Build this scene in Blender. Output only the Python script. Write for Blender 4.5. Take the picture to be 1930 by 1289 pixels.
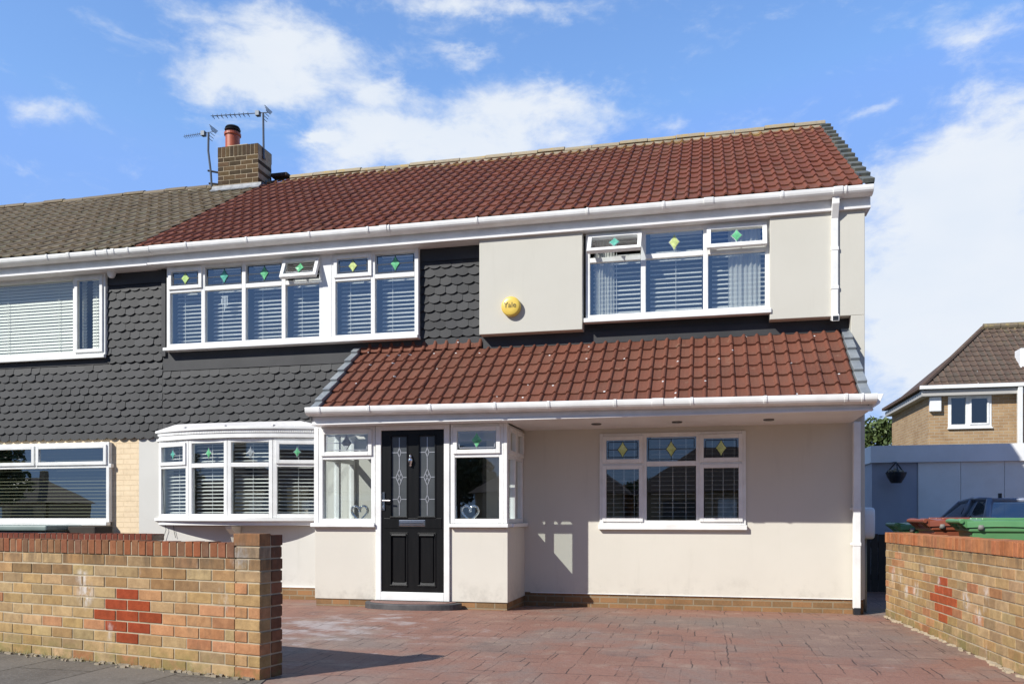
import bpy, math, random
import numpy as np
from mathutils import Vector, Matrix

for _o in list(bpy.data.objects):
    bpy.data.objects.remove(_o)
random.seed(7)
S = bpy.context.scene
COL = S.collection
R = math.radians

# ------------------------------------------------------------------ camera
FPX, HOR, ZC, YAW = 1560.0, 972.0, 1.07, R(13.2)   # focal length / horizon row in photo pixels, eye height, yaw
cam = bpy.data.cameras.new('camera')
cam.sensor_width = 36.0
cam.lens = FPX / 1930 * 36
cam.shift_y = (HOR - 644.5) / 1930
cam.clip_end = 2000
camo = bpy.data.objects.new('camera', cam)
COL.objects.link(camo)
camo.location = (0, 0, ZC)
camo.rotation_euler = (R(90), 0, YAW)
S.camera = camo

# ------------------------------------------------------------------ sun, sky, exposure
SUN_EL = R(36)
SX, SY = -0.643, -0.766                       # horizontal direction towards the sun
sun_dir = Vector((SX * math.cos(SUN_EL), SY * math.cos(SUN_EL), math.sin(SUN_EL)))
sl = bpy.data.lights.new('sun', 'SUN')
sl.energy = 5.0
sl.angle = R(0.5)
sl.color = (1.0, 0.975, 0.915)
slo = bpy.data.objects.new('sun', sl)
COL.objects.link(slo)
slo.rotation_euler = sun_dir.to_track_quat('Z', 'Y').to_euler()
slo.location = sun_dir * 60
S.view_settings.view_transform = 'Standard'
S.view_settings.look = 'None'
S.view_settings.exposure = 0.18
S.view_settings.gamma = 1.0

W = bpy.data.worlds.new('World')
S.world = W
W.use_nodes = True


class NT:
    """small node helper"""
    def __init__(s, tree):
        s.t = tree

    def n(s, typ, *ins, **props):
        nd = s.t.nodes.new(typ)
        for k, v in props.items():
            setattr(nd, k, v)
        for i, v in enumerate(ins):
            s.put(nd, i, v)
        return nd

    def put(s, nd, key, v):
        if v is None:
            return
        if isinstance(v, bpy.types.NodeSocket):
            s.t.links.new(v, nd.inputs[key])
        else:
            sk = nd.inputs[key]
            if isinstance(v, (tuple, list)) and len(v) == 3 and sk.type == 'RGBA':
                v = (*v, 1)
            sk.default_value = v

    def m(s, op, a, b=None, c=None, clamp=False):
        return s.n('ShaderNodeMath', a, b, c, operation=op, use_clamp=clamp).outputs[0]

    def mix(s, f, a, b, bt='MIX'):
        nd = s.t.nodes.new('ShaderNodeMix')
        nd.data_type = 'RGBA'
        nd.blend_type = bt
        s.put(nd, 0, f)
        s.put(nd, 6, a)
        s.put(nd, 7, b)
        return nd.outputs[2]

    def noise(s, vec, scale, detail=4, rough=0.55, dist=0.0):
        nd = s.t.nodes.new('ShaderNodeTexNoise')
        s.put(nd, 'Vector', vec)
        s.put(nd, 'Scale', scale)
        s.put(nd, 'Detail', detail)
        s.put(nd, 'Roughness', rough)
        s.put(nd, 'Distortion', dist)
        return nd.outputs['Fac']

    def step(s, v, a, b):
        nd = s.t.nodes.new('ShaderNodeMapRange')
        nd.interpolation_type = 'SMOOTHSTEP'
        s.put(nd, 0, v)
        s.put(nd, 1, a)
        s.put(nd, 2, b)
        return nd.outputs[0]

    def mapping(s, vec, scale=(1, 1, 1), rot=(0, 0, 0), loc=(0, 0, 0)):
        nd = s.t.nodes.new('ShaderNodeMapping')
        s.put(nd, 0, vec)
        s.put(nd, 1, loc)
        s.put(nd, 2, rot)
        s.put(nd, 3, scale)
        return nd.outputs[0]


def build_sky():
    t = W.node_tree
    for nd in list(t.nodes):
        t.nodes.remove(nd)
    N = NT(t)
    sky = N.n('ShaderNodeTexSky', sky_type='NISHITA')
    sky.sun_disc = False
    sky.sun_elevation = SUN_EL
    sky.sun_rotation = math.atan2(SX, SY)
    sky.altitude = 0
    sky.air_density = 1.0
    sky.dust_density = 0.35
    sky.ozone_density = 2.2
    d = N.n('ShaderNodeTexCoord').outputs['Generated']
    sep = N.n('ShaderNodeSeparateXYZ', d)
    x, y, z = sep.outputs
    az = N.m('ARCTAN2', x, y)
    el = N.m('ARCSINE', z)
    # the clouds stand at fixed compass bearings and heights (degrees); each has its own size
    blobs = [(-27.8, 28.4, 5.3, 1.9, 1.0), (-30.8, 26.5, 4.4, 1.4, .95), (-21.4, 27.1, 2.4, 1.0, .8), (-22.8, 25.1, 3.1, .9, .75),
             (-11.5, 26.3, 6.2, 1.6, 1.0), (-17.1, 23.7, 9.5, 1.5, 1.15), (-15.6, 29.0, 1.8, .5, .6), (-26.5, 23.9, 1.0, .4, .9),
             (-18.1, 31.6, 4.4, .8, .8), (-11.5, 31.5, 4.4, .6, .4), (-43.3, 22.9, 2.4, .7, .5), (14.4, 19.8, 5.6, 2.3, 1.0),
             (16.0, 12.6, 7.6, 6.0, 1.7), (16.4, 26.6, 4.0, .9, .5), (10.8, 24.1, 2.0, .4, .45), (17.2, 22.7, 2.2, 1.3, .8),
             (-1.4, 24.8, 1.4, .5, .4), (-25.0, 22.3, 3.2, 1.0, .6), (45.0, 18.0, 14.0, 7.0, 1.0), (-75.0, 22.0, 12.0, 4.0, .8),
             (160.0, 22.0, 14.0, 4.0, .9), (-165.0, 40.0, 12.0, 4.0, .8)]
    tot = None
    wv = N.mapping(d, scale=(1, 1, 2.0))
    wn = N.n('ShaderNodeTexNoise')
    N.put(wn, 'Vector', wv); N.put(wn, 'Scale', 9.0); N.put(wn, 'Detail', 6); N.put(wn, 'Roughness', .6)
    ws = N.n('ShaderNodeSeparateColor', wn.outputs['Color']).outputs
    az = N.m('ADD', az, N.m('MULTIPLY', N.m('SUBTRACT', ws[0], .5), R(6.5)))
    el = N.m('ADD', el, N.m('MULTIPLY', N.m('SUBTRACT', ws[1], .5), R(4.2)))
    for a0, e0, ra, re, w in blobs:
        u = N.m('MULTIPLY', N.m('SUBTRACT', az, R(a0)), 1 / R(ra))
        v = N.m('MULTIPLY', N.m('SUBTRACT', el, R(e0)), 1 / R(re))
        q = N.m('ADD', N.m('MULTIPLY', u, u), N.m('MULTIPLY', v, v))
        g = N.m('MULTIPLY', N.m('EXPONENT', N.m('MULTIPLY', q, -1.0)), w)
        tot = g if tot is None else N.m('ADD', tot, g)
    # finer cloud texture on the dome
    cv = N.mapping(d, scale=(1, 1, 1.9), loc=(3.1, 1.7, .4))
    n1 = N.noise(cv, 13.0, 9, .62, .4)
    n2 = N.noise(cv, 42.0, 6, .6, .3)
    nn = N.m('ADD', N.m('MULTIPLY', n1, .74), N.m('MULTIPLY', n2, .26))
    dens = N.m('ADD', N.m('MULTIPLY', tot, .74), N.m('MULTIPLY', N.m('SUBTRACT', nn, .5), 1.7))
    cl = N.step(dens, .05, .76)
    haze = N.m('MULTIPLY', N.m('EXPONENT', N.m('MULTIPLY', N.m('MAXIMUM', el, 0.0), -2.9)), .74)
    shade = N.noise(cv, 10.0, 5, .5)
    cc = N.mix(shade, (6.8, 7.5, 8.4), (8.2, 8.4, 8.6))
    skyc = N.mix(1.0, sky.outputs[0], (1.20, 1.72, 2.30), 'MULTIPLY')
    skyc = N.n('ShaderNodeVectorMath', skyc, (1.5, 3.4, 8.5), operation='MINIMUM').outputs[0]
    hz = N.mix(haze, skyc, (4.6, 6.3, 8.4))
    fin = N.mix(N.m('MULTIPLY', cl, .92), hz, cc)
    # southern sky, behind the viewer, dimmed by direction to lessen fill on shaded walls
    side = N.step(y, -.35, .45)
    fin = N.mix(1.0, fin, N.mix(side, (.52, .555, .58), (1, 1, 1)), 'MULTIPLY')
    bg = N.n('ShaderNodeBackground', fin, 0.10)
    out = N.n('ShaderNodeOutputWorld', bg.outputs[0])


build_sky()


# ------------------------------------------------------------------ from photo pixels to points on real planes
def ray(x):
    r = (x - 965) / FPX
    return (-math.sin(YAW) + r * math.cos(YAW), math.cos(YAW) + r * math.sin(YAW))


def PX(x, Y):
    a, b = ray(x)
    return a / b * Y


def PZ(x, y, Y):
    return ZC + (HOR - y) / FPX * Y / ray(x)[1]


def AT(x, y, Y):
    return (PX(x, Y), Y, PZ(x, y, Y))


# ------------------------------------------------------------------ mesh builder
class MB:
    def __init__(s, T=None):
        s.v, s.f, s.c, s.mi = [], [], [], []
        s.T = T

    def add(s, verts, faces, tint=(1, 1, 1), mi=0):
        b = len(s.v)
        if s.T:
            verts = [s.T(*p) for p in verts]
        s.v.extend([tuple(p) for p in verts])
        for f in faces:
            s.f.append(tuple(b + i for i in f))
            s.c.append(tint)
            s.mi.append(mi)
        return s

    def box(s, x0, x1, y0, y1, z0, z1, tint=(1, 1, 1), mi=0):
        if x0 > x1: x0, x1 = x1, x0
        if y0 > y1: y0, y1 = y1, y0
        if z0 > z1: z0, z1 = z1, z0
        v = [(x0, y0, z0), (x1, y0, z0), (x1, y1, z0), (x0, y1, z0), (x0, y0, z1), (x1, y0, z1), (x1, y1, z1), (x0, y1, z1)]
        f = [(0, 3, 2, 1), (4, 5, 6, 7), (0, 1, 5, 4), (1, 2, 6, 5), (2, 3, 7, 6), (3, 0, 4, 7)]
        return s.add(v, f, tint, mi)

    def obox(s, c, ax, ay, az, tint=(1, 1, 1), mi=0):
        """box about centre c with half-axis vectors"""
        c, ax, ay, az = map(Vector, (c, ax, ay, az))
        v = [c - ax - ay - az, c + ax - ay - az, c + ax + ay - az, c - ax + ay - az,
             c - ax - ay + az, c + ax - ay + az, c + ax + ay + az, c - ax + ay + az]
        f = [(0, 3, 2, 1), (4, 5, 6, 7), (0, 1, 5, 4), (1, 2, 6, 5), (2, 3, 7, 6), (3, 0, 4, 7)]
        return s.add(v, f, tint, mi)

    def prism(s, pts, a, b, axis='x', tint=(1, 1, 1), mi=0):
        """polygon pts extruded from a to b along axis; pts are the two other coordinates"""
        n = len(pts)
        def P(k, p):
            return {'x': (k, p[0], p[1]), 'y': (p[0], k, p[1]), 'z': (p[0], p[1], k)}[axis]
        v = [P(a, p) for p in pts] + [P(b, p) for p in pts]
        f = [tuple(range(n - 1, -1, -1)), tuple(range(n, 2 * n))]
        f += [(i, (i + 1) % n, n + (i + 1) % n, n + i) for i in range(n)]
        return s.add(v, f, tint, mi)

    def tube(s, pts, r, n=8, tint=(1, 1, 1), mi=0):
        pts = [Vector(p) for p in pts]
        rr = r if isinstance(r, (list, tuple)) else [r] * len(pts)
        vs, fs = [], []
        for i, p in enumerate(pts):
            d = (pts[min(i + 1, len(pts) - 1)] - pts[max(i - 1, 0)]).normalized()
            up = Vector((0, 0, 1)) if abs(d.z) < .95 else Vector((0, 1, 0))
            a = d.cross(up).normalized()
            b = a.cross(d)
            for k in range(n):
                t = 2 * math.pi * k / n
                vs.append(p + a * math.cos(t) * rr[i] + b * math.sin(t) * rr[i])
        for i in range(len(pts) - 1):
            for k in range(n):
                fs.append((i * n + k, (i + 1) * n + k, (i + 1) * n + (k + 1) % n, i * n + (k + 1) % n))
        fs.append(tuple(range(n)))
        fs.append(tuple(range(len(pts) * n - 1, (len(pts) - 1) * n - 1, -1)))
        return s.add(vs, fs, tint, mi)

    def lathe(s, c, prof, n=24, tint=(1, 1, 1), mi=0):
        """prof: (radius, z)"""
        vs, fs = [], []
        for r, z in prof:
            for k in range(n):
                t = 2 * math.pi * k / n
                vs.append((c[0] + r * math.cos(t), c[1] + r * math.sin(t), c[2] + z))
        for i in range(len(prof) - 1):
            for k in range(n):
                fs.append((i * n + k, i * n + (k + 1) % n, (i + 1) * n + (k + 1) % n, (i + 1) * n + k))
        fs.append(tuple(range(n - 1, -1, -1)))
        fs.append(tuple(range((len(prof) - 1) * n, len(prof) * n)))
        return s.add(vs, fs, tint, mi)

    def build(s, name, mats, parent=None, smooth=False, bevel=0, seg=2, base=None, sub=0):
        off = Vector((0, 0, 0))
        if parent is None and base is not None:
            off = Vector(base)
        me = bpy.data.meshes.new(name)
        me.from_pydata([tuple(Vector(p) - off) for p in s.v] if base is not None and parent is None else s.v, [], s.f)
        if not isinstance(mats, (list, tuple)):
            mats = [mats]
        for m in mats:
            me.materials.append(m)
        if len(mats) > 1:
            me.polygons.foreach_set('material_index', np.array(s.mi, dtype=np.int32))
        if any(c != (1, 1, 1) for c in s.c):
            at = me.attributes.new('tint', 'FLOAT_COLOR', 'FACE')
            arr = np.ones((len(s.c), 4), dtype=np.float32)
            arr[:, :3] = np.array(s.c, dtype=np.float32)
            at.data.foreach_set('color', arr.ravel())
        if smooth:
            me.polygons.foreach_set('use_smooth', np.ones(len(s.f), dtype=bool))
        me.update()
        o = bpy.data.objects.new(name, me)
        COL.objects.link(o)
        if bevel:
            b = o.modifiers.new('bevel', 'BEVEL')
            b.width = bevel
            b.segments = seg
            b.limit_method = 'ANGLE'
        if sub:
            b = o.modifiers.new('sub', 'SUBSURF')
            b.levels = b.render_levels = sub
        if parent is not None:
            o.parent = parent
            if parent.get('_base'):
                o.location = -Vector(parent['_base'])
        elif base is not None:
            o.location = off
        return o


def tag(o, label=None, cat=None, group=None, kind=None):
    if label: o['label'] = label
    if cat: o['category'] = cat
    if group: o['group'] = group
    if kind: o['kind'] = kind
    return o


def thing(name, loc, label, cat, group=None, world=True, rz=0):
    """an Empty at the thing's base; with world=True its parts are modelled in world coordinates"""
    o = bpy.data.objects.new(name, None)
    COL.objects.link(o)
    o.location = loc
    o.rotation_euler = (0, 0, rz)
    if world:
        o['_base'] = list(loc)
    o.empty_display_size = .2
    return tag(o, label, cat, group)


# ------------------------------------------------------------------ materials
def new_mat(name):
    m = bpy.data.materials.new(name)
    m.use_nodes = True
    t = m.node_tree
    for nd in list(t.nodes):
        t.nodes.remove(nd)
    N = NT(t)
    b = N.n('ShaderNodeBsdfPrincipled')
    o = N.n('ShaderNodeOutputMaterial', b.outputs[0])
    return m, N, b


def objco(N):
    return N.n('ShaderNodeTexCoord').outputs['Object']


def bump(N, b, h, strength=.3, dist=.01):
    nd = N.n('ShaderNodeBump')
    N.put(nd, 'Strength', strength)
    N.put(nd, 'Distance', dist)
    N.put(nd, 'Height', h)
    N.put(b, 'Normal', nd.outputs[0])


def plain(name, c, rough=.5, c2=None, scale=3.0, bumps=0, bscale=60, metal=0, spec=.5, stretch=(1, 1, 1)):
    m, N, b = new_mat(name)
    co = N.mapping(objco(N), scale=stretch)
    if c2:
        f = N.step(N.noise(co, scale, 6, .6), .3, .7)
        N.put(b, 'Base Color', N.mix(f, c, c2))
    else:
        N.put(b, 'Base Color', c)
    N.put(b, 'Roughness', rough)
    N.put(b, 'Metallic', metal)
    N.put(b, 'Specular IOR Level', spec)
    if bumps:
        bump(N, b, N.noise(co, bscale, 4, .6), bumps, .004)
    return m


def m_render(name, c, c2):
    """smooth through-coloured house render with faint clouds of dirt, a few streaks and fine grain"""
    m, N, b = new_mat(name)
    co = objco(N)
    f = N.noise(co, .9, 6, .6)
    col = N.mix(N.step(f, .3, .75), c, c2)
    st = N.noise(N.mapping(co, scale=(5.0, 5.0, .5)), 1.6, 5, .65)
    col = N.mix(N.m('MULTIPLY', N.step(st, .56, .8), .2), col, (c2[0] * .7, c2[1] * .7, c2[2] * .68))
    z = N.n('ShaderNodeSeparateXYZ', co).outputs[2]
    low = N.m('MULTIPLY', N.step(z, .42, .10), N.step(N.noise(co, 3.0, 5, .7), .45, .75))
    col = N.mix(N.m('MULTIPLY', low, .45), col, (c2[0] * .45, c2[1] * .45, c2[2] * .45))
    N.put(b, 'Base Color', col)
    N.put(b, 'Roughness', .85)
    N.put(b, 'Specular IOR Level', .2)
    h = N.m('ADD', N.m('MULTIPLY', N.noise(co, 220, 3, .6), .5), N.m('MULTIPLY', N.noise(co, 6, 3, .5), .8))
    bump(N, b, h, .16, .006)
    return m


def m_tiles(name, c, c2, lichen, lich_z=None, moss=.5, speck=.0):
    """concrete roof tiles: colour per tile, weathering clouds, lichen and bird specks"""
    m, N, b = new_mat(name)
    co = objco(N)
    at = N.n('ShaderNodeAttribute', attribute_name='tint').outputs['Color']
    r = N.n('ShaderNodeSeparateColor', at).outputs
    col = N.mix(r[0], c, c2)
    f = N.noise(co, 1.1, 6, .65)
    col = N.mix(N.m('MULTIPLY', N.step(f, .48, .75), moss), col, (c[0] * .55 + .02, c[1] * .7 + .025, c[2] * .7 + .015))
    pan = N.m('MULTIPLY', r[2], N.step(N.noise(co, 2.3, 6, .7), .38, .62))
    col = N.mix(N.m('MULTIPLY', pan, moss * 1.3), col, (c[0] * .72 + .02, c[1] * .9 + .035, c[2] * .9 + .028))
    stk = N.noise(N.mapping(co, scale=(5, .5, .5)), 1.4, 5, .65)
    col = N.mix(N.m('MULTIPLY', N.step(stk, .52, .76), .32), col, (c[0] * .5, c[1] * .62, c[2] * .66))
    fg = N.noise(co, 55, 3, .6)
    col = N.mix(N.m('MULTIPLY', N.step(fg, .35, .7), .35), col, (c2[0] * 1.35, c2[1] * 1.35, c2[2] * 1.35))
    l = N.noise(co, 7, 6, .7)
    lf = N.step(l, .60, .70)
    if lich_z:
        z = N.n('ShaderNodeSeparateXYZ', co).outputs[2]
        zz = N.step(z, lich_z[0], lich_z[1])
        lf = N.step(N.m('ADD', l, N.m('MULTIPLY', zz, .22)), .66, .78)
    col = N.mix(N.m('MULTIPLY', lf, .75), col, lichen)
    if speck:
        sp = N.n('ShaderNodeTexVoronoi', feature='F1')
        sp.voronoi_dimensions = '2D'
        sx = N.n('ShaderNodeSeparateXYZ', co).outputs
        N.put(sp, 'Vector', N.n('ShaderNodeCombineXYZ', sx[0], N.m('MULTIPLY', sx[2], 1.7), 0.0).outputs[0])
        N.put(sp, 'Scale', 6.5)
        rnd = N.n('ShaderNodeSeparateColor', sp.outputs['Color']).outputs[0]
        d = N.m('ADD', sp.outputs['Distance'], N.m('MULTIPLY', N.noise(co, 40, 2), .08))
        sf = N.m('MULTIPLY', N.m('LESS_THAN', d, .115), N.m('GREATER_THAN', rnd, 1 - speck))
        col = N.mix(sf, col, (.75, .74, .72))
    N.put(b, 'Base Color', col)
    N.put(b, 'Roughness', .8)
    N.put(b, 'Specular IOR Level', .3)
    bump(N, b, N.noise(co, 120, 4, .65), .35, .006)
    return m


def m_brick(name, eff=0.35, dirt=.4, green=True, zdark=None, effpatch=None):
    """single bricks; the tint attribute holds each brick's own colour"""
    m, N, b = new_mat(name)
    co = objco(N)
    at = N.n('ShaderNodeAttribute', attribute_name='tint').outputs['Color']
    f = N.noise(co, 14, 6, .65)
    col = N.mix(N.step(f, .25, .8), N.mix(1.0, at, (.74, .70, .66), 'MULTIPLY'), N.mix(1.0, at, (1.14, 1.12, 1.06), 'MULTIPLY'))
    g = N.noise(co, 90, 3, .7)
    col = N.mix(N.m('MULTIPLY', N.step(g, .58, .72), .5), col, N.mix(1.0, at, (.5, .46, .44), 'MULTIPLY'))
    e = N.noise(N.mapping(co, scale=(2.0, 2.0, .9)), 2.6, 6, .68)
    ef = N.m('MULTIPLY', N.step(e, .60, .74), eff)
    if effpatch:
        q = None
        brk = N.step(N.noise(N.mapping(co, scale=(1, 1, .45)), 26, 5, .7), .38, .60)
        for px, py, pz, rad in effpatch:
            v = N.n('ShaderNodeVectorMath', co, (px, py, pz), operation='DISTANCE').outputs['Value']
            s1 = N.step(N.m('ADD', v, N.m('MULTIPLY', N.noise(N.mapping(co, scale=(3, 3, 1)), 5, 5, .7), rad * 1.1)), rad * 1.5, rad * .7)
            q = s1 if q is None else N.m('MAXIMUM', q, s1)
        ef = N.m('MAXIMUM', ef, N.m('MULTIPLY', N.m('MULTIPLY', q, brk), .78))
    col = N.mix(ef, col, (.62, .58, .54))
    d = N.noise(N.mapping(co, scale=(3, 3, .8)), 3.1, 6, .65)
    z = N.n('ShaderNodeSeparateXYZ', co).outputs[2]
    if zdark:
        dd = N.m('MULTIPLY', N.step(z, zdark[0], zdark[1]), N.step(d, .38, .62))
        col = N.mix(N.m('MULTIPLY', dd, .6), col, (.085, .06, .04))
    col = N.mix(N.m('MULTIPLY', N.step(d, .55, .8), dirt), col, (.10, .075, .05))
    if green:
        gg = N.m('MULTIPLY', N.step(z, .22, .02), N.step(N.noise(co, 6, 5, .7), .40, .62))
        col = N.mix(N.m('MULTIPLY', gg, .6), col, (.17, .16, .05))
    N.put(b, 'Base Color', col)
    N.put(b, 'Roughness', .9)
    N.put(b, 'Specular IOR Level', .2)
    h = N.m('ADD', N.noise(co, 110, 4, .7), N.m('MULTIPLY', N.noise(co, 25, 3), .8))
    bump(N, b, h, .55, .006)
    return m


def m_brickface(name, c1, c2, mortar, scale=1.0, axis='XZ', rough=.9, bs=.5):
    """brickwork seen from afar (a pattern in the wall's surface)"""
    m, N, b = new_mat(name)
    co = objco(N)
    s = N.n('ShaderNodeSeparateXYZ', co).outputs
    u = N.m('ADD', s[0], s[1])
    v = N.n('ShaderNodeCombineXYZ', u, s[2], 0.0).outputs[0]
    t = N.n('ShaderNodeTexBrick')
    t.offset = .5
    N.put(t, 'Vector', v)
    N.put(t, 'Color1', c1)
    N.put(t, 'Color2', c2)
    N.put(t, 'Mortar', mortar)
    N.put(t, 'Scale', 1.0)
    N.put(t, 'Brick Width', .225 * scale)
    N.put(t, 'Row Height', .075 * scale)
    N.put(t, 'Mortar Size', .009 * scale)
    N.put(t, 'Mortar Smooth', .2)
    f = N.noise(co, 2.2, 6, .7)
    col = N.mix(N.m('MULTIPLY', N.step(f, .42, .75), .5), t.outputs['Color'], (c2[0] * .6, c2[1] * .55, c2[2] * .5))
    g = N.noise(co, 35, 4, .7)
    col = N.mix(N.m('MULTIPLY', N.step(g, .45, .75), .3), col, (c1[0] * 1.25, c1[1] * 1.2, c1[2] * 1.2))
    N.put(b, 'Base Color', col)
    N.put(b, 'Roughness', rough)
    N.put(b, 'Specular IOR Level', .2)
    h = N.m('ADD', N.m('MULTIPLY', N.m('SUBTRACT', 1.0, t.outputs['Fac']), 1.0), N.m('MULTIPLY', N.noise(co, 90, 3), .4))
    bump(N, b, h, bs, .006)
    return m


def m_glass(name, k=1.6, base=.055, tint=(.92, .96, .95), refl=(.95, .98, 1.0)):
    """double glazing: clear, with the mirror of the sky and street on it"""
    m = bpy.data.materials.new(name)
    m.use_nodes = True
    t = m.node_tree
    for nd in list(t.nodes):
        t.nodes.remove(nd)
    N = NT(t)
    lw = N.n('ShaderNodeLayerWeight', .5).outputs['Facing']
    fr = N.m('ADD', N.m('MULTIPLY', N.m('POWER', lw, 5.0), .96), .04)
    co = objco(N)
    bp = N.n('ShaderNodeBump')
    N.put(bp, 'Strength', .035)
    N.put(bp, 'Distance', .02)
    N.put(bp, 'Height', N.noise(co, 1.7, 2, .4))
    gl = N.n('ShaderNodeBsdfGlossy')
    N.put(gl, 'Color', refl)
    N.put(gl, 'Roughness', .0)
    N.put(gl, 'Normal', bp.outputs[0])
    tr = N.n('ShaderNodeBsdfTransparent', tint)
    fac = N.m('ADD', N.m('MULTIPLY', fr, k), base, clamp=True)
    mx = N.n('ShaderNodeMixShader', fac, tr.outputs[0], gl.outputs[0])
    N.n('ShaderNodeOutputMaterial', mx.outputs[0])
    return m


def m_drive():
    m, N, b = new_mat('stamped_concrete')
    co = objco(N)
    wob = N.n('ShaderNodeTexNoise')
    N.put(wob, 'Vector', co); N.put(wob, 'Scale', 5.0); N.put(wob, 'Detail', 3)
    dv = N.n('ShaderNodeVectorMath', wob.outputs['Color'], (.5, .5, .5), operation='SUBTRACT').outputs[0]
    dv = N.n('ShaderNodeVectorMath', dv, (.045, .045, 0), operation='MULTIPLY').outputs[0]
    cw = N.n('ShaderNodeVectorMath', co, dv, operation='ADD').outputs[0]

    def pat(rot, w, h, loc, ms):
        t = N.n('ShaderNodeTexBrick')
        t.offset = .5; t.squash = .62; t.squash_frequency = 3
        N.put(t, 'Vector', N.mapping(cw, rot=(0, 0, rot), loc=loc))
        N.put(t, 'Color1', (0, 0, 0)); N.put(t, 'Color2', (1, 1, 1)); N.put(t, 'Mortar', (.5, .5, .5))
        N.put(t, 'Scale', 1.0); N.put(t, 'Brick Width', w); N.put(t, 'Row Height', h)
        N.put(t, 'Mortar Size', ms); N.put(t, 'Mortar Smooth', .15)
        return t
    t1 = pat(0, .33, .40, (.1, .05, 0), .0055)
    t2 = pat(R(90), 1.35, .33, (.03, .165, 0), .006)
    lmask = N.step(N.noise(N.mapping(co, scale=(1, .5, 1), loc=(7, 3, 0)), 1.6, 4, .6), .44, .56)
    line = N.m('MAXIMUM', t1.outputs['Fac'], N.m('MULTIPLY', t2.outputs['Fac'], lmask))
    rnd = N.n('ShaderNodeSeparateColor', t1.outputs['Color']).outputs[0]
    red = N.mix(rnd, (.300, .160, .116), (.270, .144, .104))
    big = N.noise(co, .55, 6, .62, .3)
    col = N.mix(N.step(big, .48, .64), red, (.255, .190, .155))
    gs = N.n('ShaderNodeSeparateXYZ', co).outputs
    gq = None
    for gx, gy, grx, gry in ((.2, 8.55, 2.4, .75), (1.3, 7.3, .9, 1.1), (-1.6, 6.6, .5, .35)):
        gu = N.m('MULTIPLY', N.m('SUBTRACT', gs[0], gx), 1 / grx)
        gv = N.m('MULTIPLY', N.m('SUBTRACT', gs[1], gy), 1 / gry)
        ge = N.m('EXPONENT', N.m('MULTIPLY', N.m('ADD', N.m('MULTIPLY', gu, gu), N.m('MULTIPLY', gv, gv)), -1.0))
        gq = ge if gq is None else N.m('ADD', gq, ge)
    gf = N.step(N.m('ADD', N.m('MULTIPLY', gq, .5), N.noise(co, 1.8, 7, .7)), .66, .92)
    col = N.mix(N.m('MULTIPLY', gf, .62), col, (.215, .168, .138))
    med = N.noise(co, 2.6, 7, .68)
    col = N.mix(N.m('MULTIPLY', N.step(med, .50, .72), .6), col, (.385, .275, .205))
    dk = N.noise(N.mapping(co, loc=(4, 2, 0)), 1.5, 6, .68)
    col = N.mix(N.m('MULTIPLY', N.step(dk, .54, .74), .65), col, (.135, .098, .088))
    fine = N.noise(co, 38, 5, .72)
    col = N.mix(N.m('MULTIPLY', N.step(fine, .48, .72), .5), col, (.125, .08, .066))
    # worn pale salts, mostly beside the gate pillar
    s = N.n('ShaderNodeSeparateXYZ', co).outputs
    ux = N.m('MULTIPLY', N.m('SUBTRACT', s[0], -3.6), 1 / 1.25)
    uy = N.m('MULTIPLY', N.m('SUBTRACT', s[1], 7.3), 1 / 1.25)
    q = N.m('EXPONENT', N.m('MULTIPLY', N.m('ADD', N.m('MULTIPLY', ux, ux), N.m('MULTIPLY', uy, uy)), -1.0))
    wn = N.noise(N.mapping(co, scale=(1, 1.4, 1)), 2.3, 7, .7)
    wf = N.step(N.m('ADD', wn, N.m('MULTIPLY', q, .20)), .60, .80)
    col = N.mix(N.m('MULTIPLY', wf, .75), col, (.47, .42, .40))
    # two old scrapes
    sc = N.step(N.noise(N.mapping(co, scale=(1.2, 9, 1), rot=(0, 0, R(-14))), 1.3, 5, .6), .66, .74)
    col = N.mix(N.m('MULTIPLY', sc, .38), col, (.40, .34, .31))
    lf = N.m('MULTIPLY', line, N.step(N.noise(N.mapping(co, scale=(1, .6, 1)), 3.4, 5, .65), .43, .60))
    col = N.mix(N.m('MULTIPLY', lf, .85), col, (.06, .045, .04))
    N.put(b, 'Base Color', col)
    N.put(b, 'Roughness', N.m('ADD', N.m('MULTIPLY', fine, .25), .5))
    N.put(b, 'Specular IOR Level', .16)
    h = N.m('ADD', N.m('MULTIPLY', line, -1.3), N.m('ADD', N.m('MULTIPLY', N.noise(co, 22, 5, .65), .9), N.m('MULTIPLY', rnd, .25)))
    bump(N, b, h, .55, .012)
    return m


def m_slabs():
    m, N, b = new_mat('paving_slabs')
    co = objco(N)
    wob = N.noise(co, 3, 3)
    t = N.n('ShaderNodeTexBrick')
    t.offset = .5
    N.put(t, 'Vector', N.mapping(co, rot=(0, 0, R(12.5 + 78)), loc=(.33, .42, 0)))
    N.put(t, 'Color1', (.125, .108, .084)); N.put(t, 'Color2', (.165, .144, .114)); N.put(t, 'Mortar', (.05, .042, .028))
    N.put(t, 'Scale', 1.0); N.put(t, 'Brick Width', .9); N.put(t, 'Row Height', .62); N.put(t, 'Mortar Size', .010); N.put(t, 'Mortar Smooth', .3)
    col = t.outputs['Color']
    col = N.mix(N.m('MULTIPLY', N.step(N.noise(co, 1.9, 7, .7), .42, .7), .7), col, (.075, .062, .046))
    col = N.mix(N.m('MULTIPLY', N.step(N.noise(co, 45, 5, .75), .46, .66), .5), col, (.24, .215, .18))
    sp = N.noise(co, 24, 3, .6)
    col = N.mix(N.m('MULTIPLY', N.step(sp, .70, .76), .6), col, (.42, .38, .33))
    N.put(b, 'Base Color', col)
    N.put(b, 'Roughness', .9)
    h = N.m('ADD', N.m('MULTIPLY', t.outputs['Fac'], -1.5), N.noise(co, 60, 5, .7))
    bump(N, b, h, .5, .01)
    return m


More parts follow.
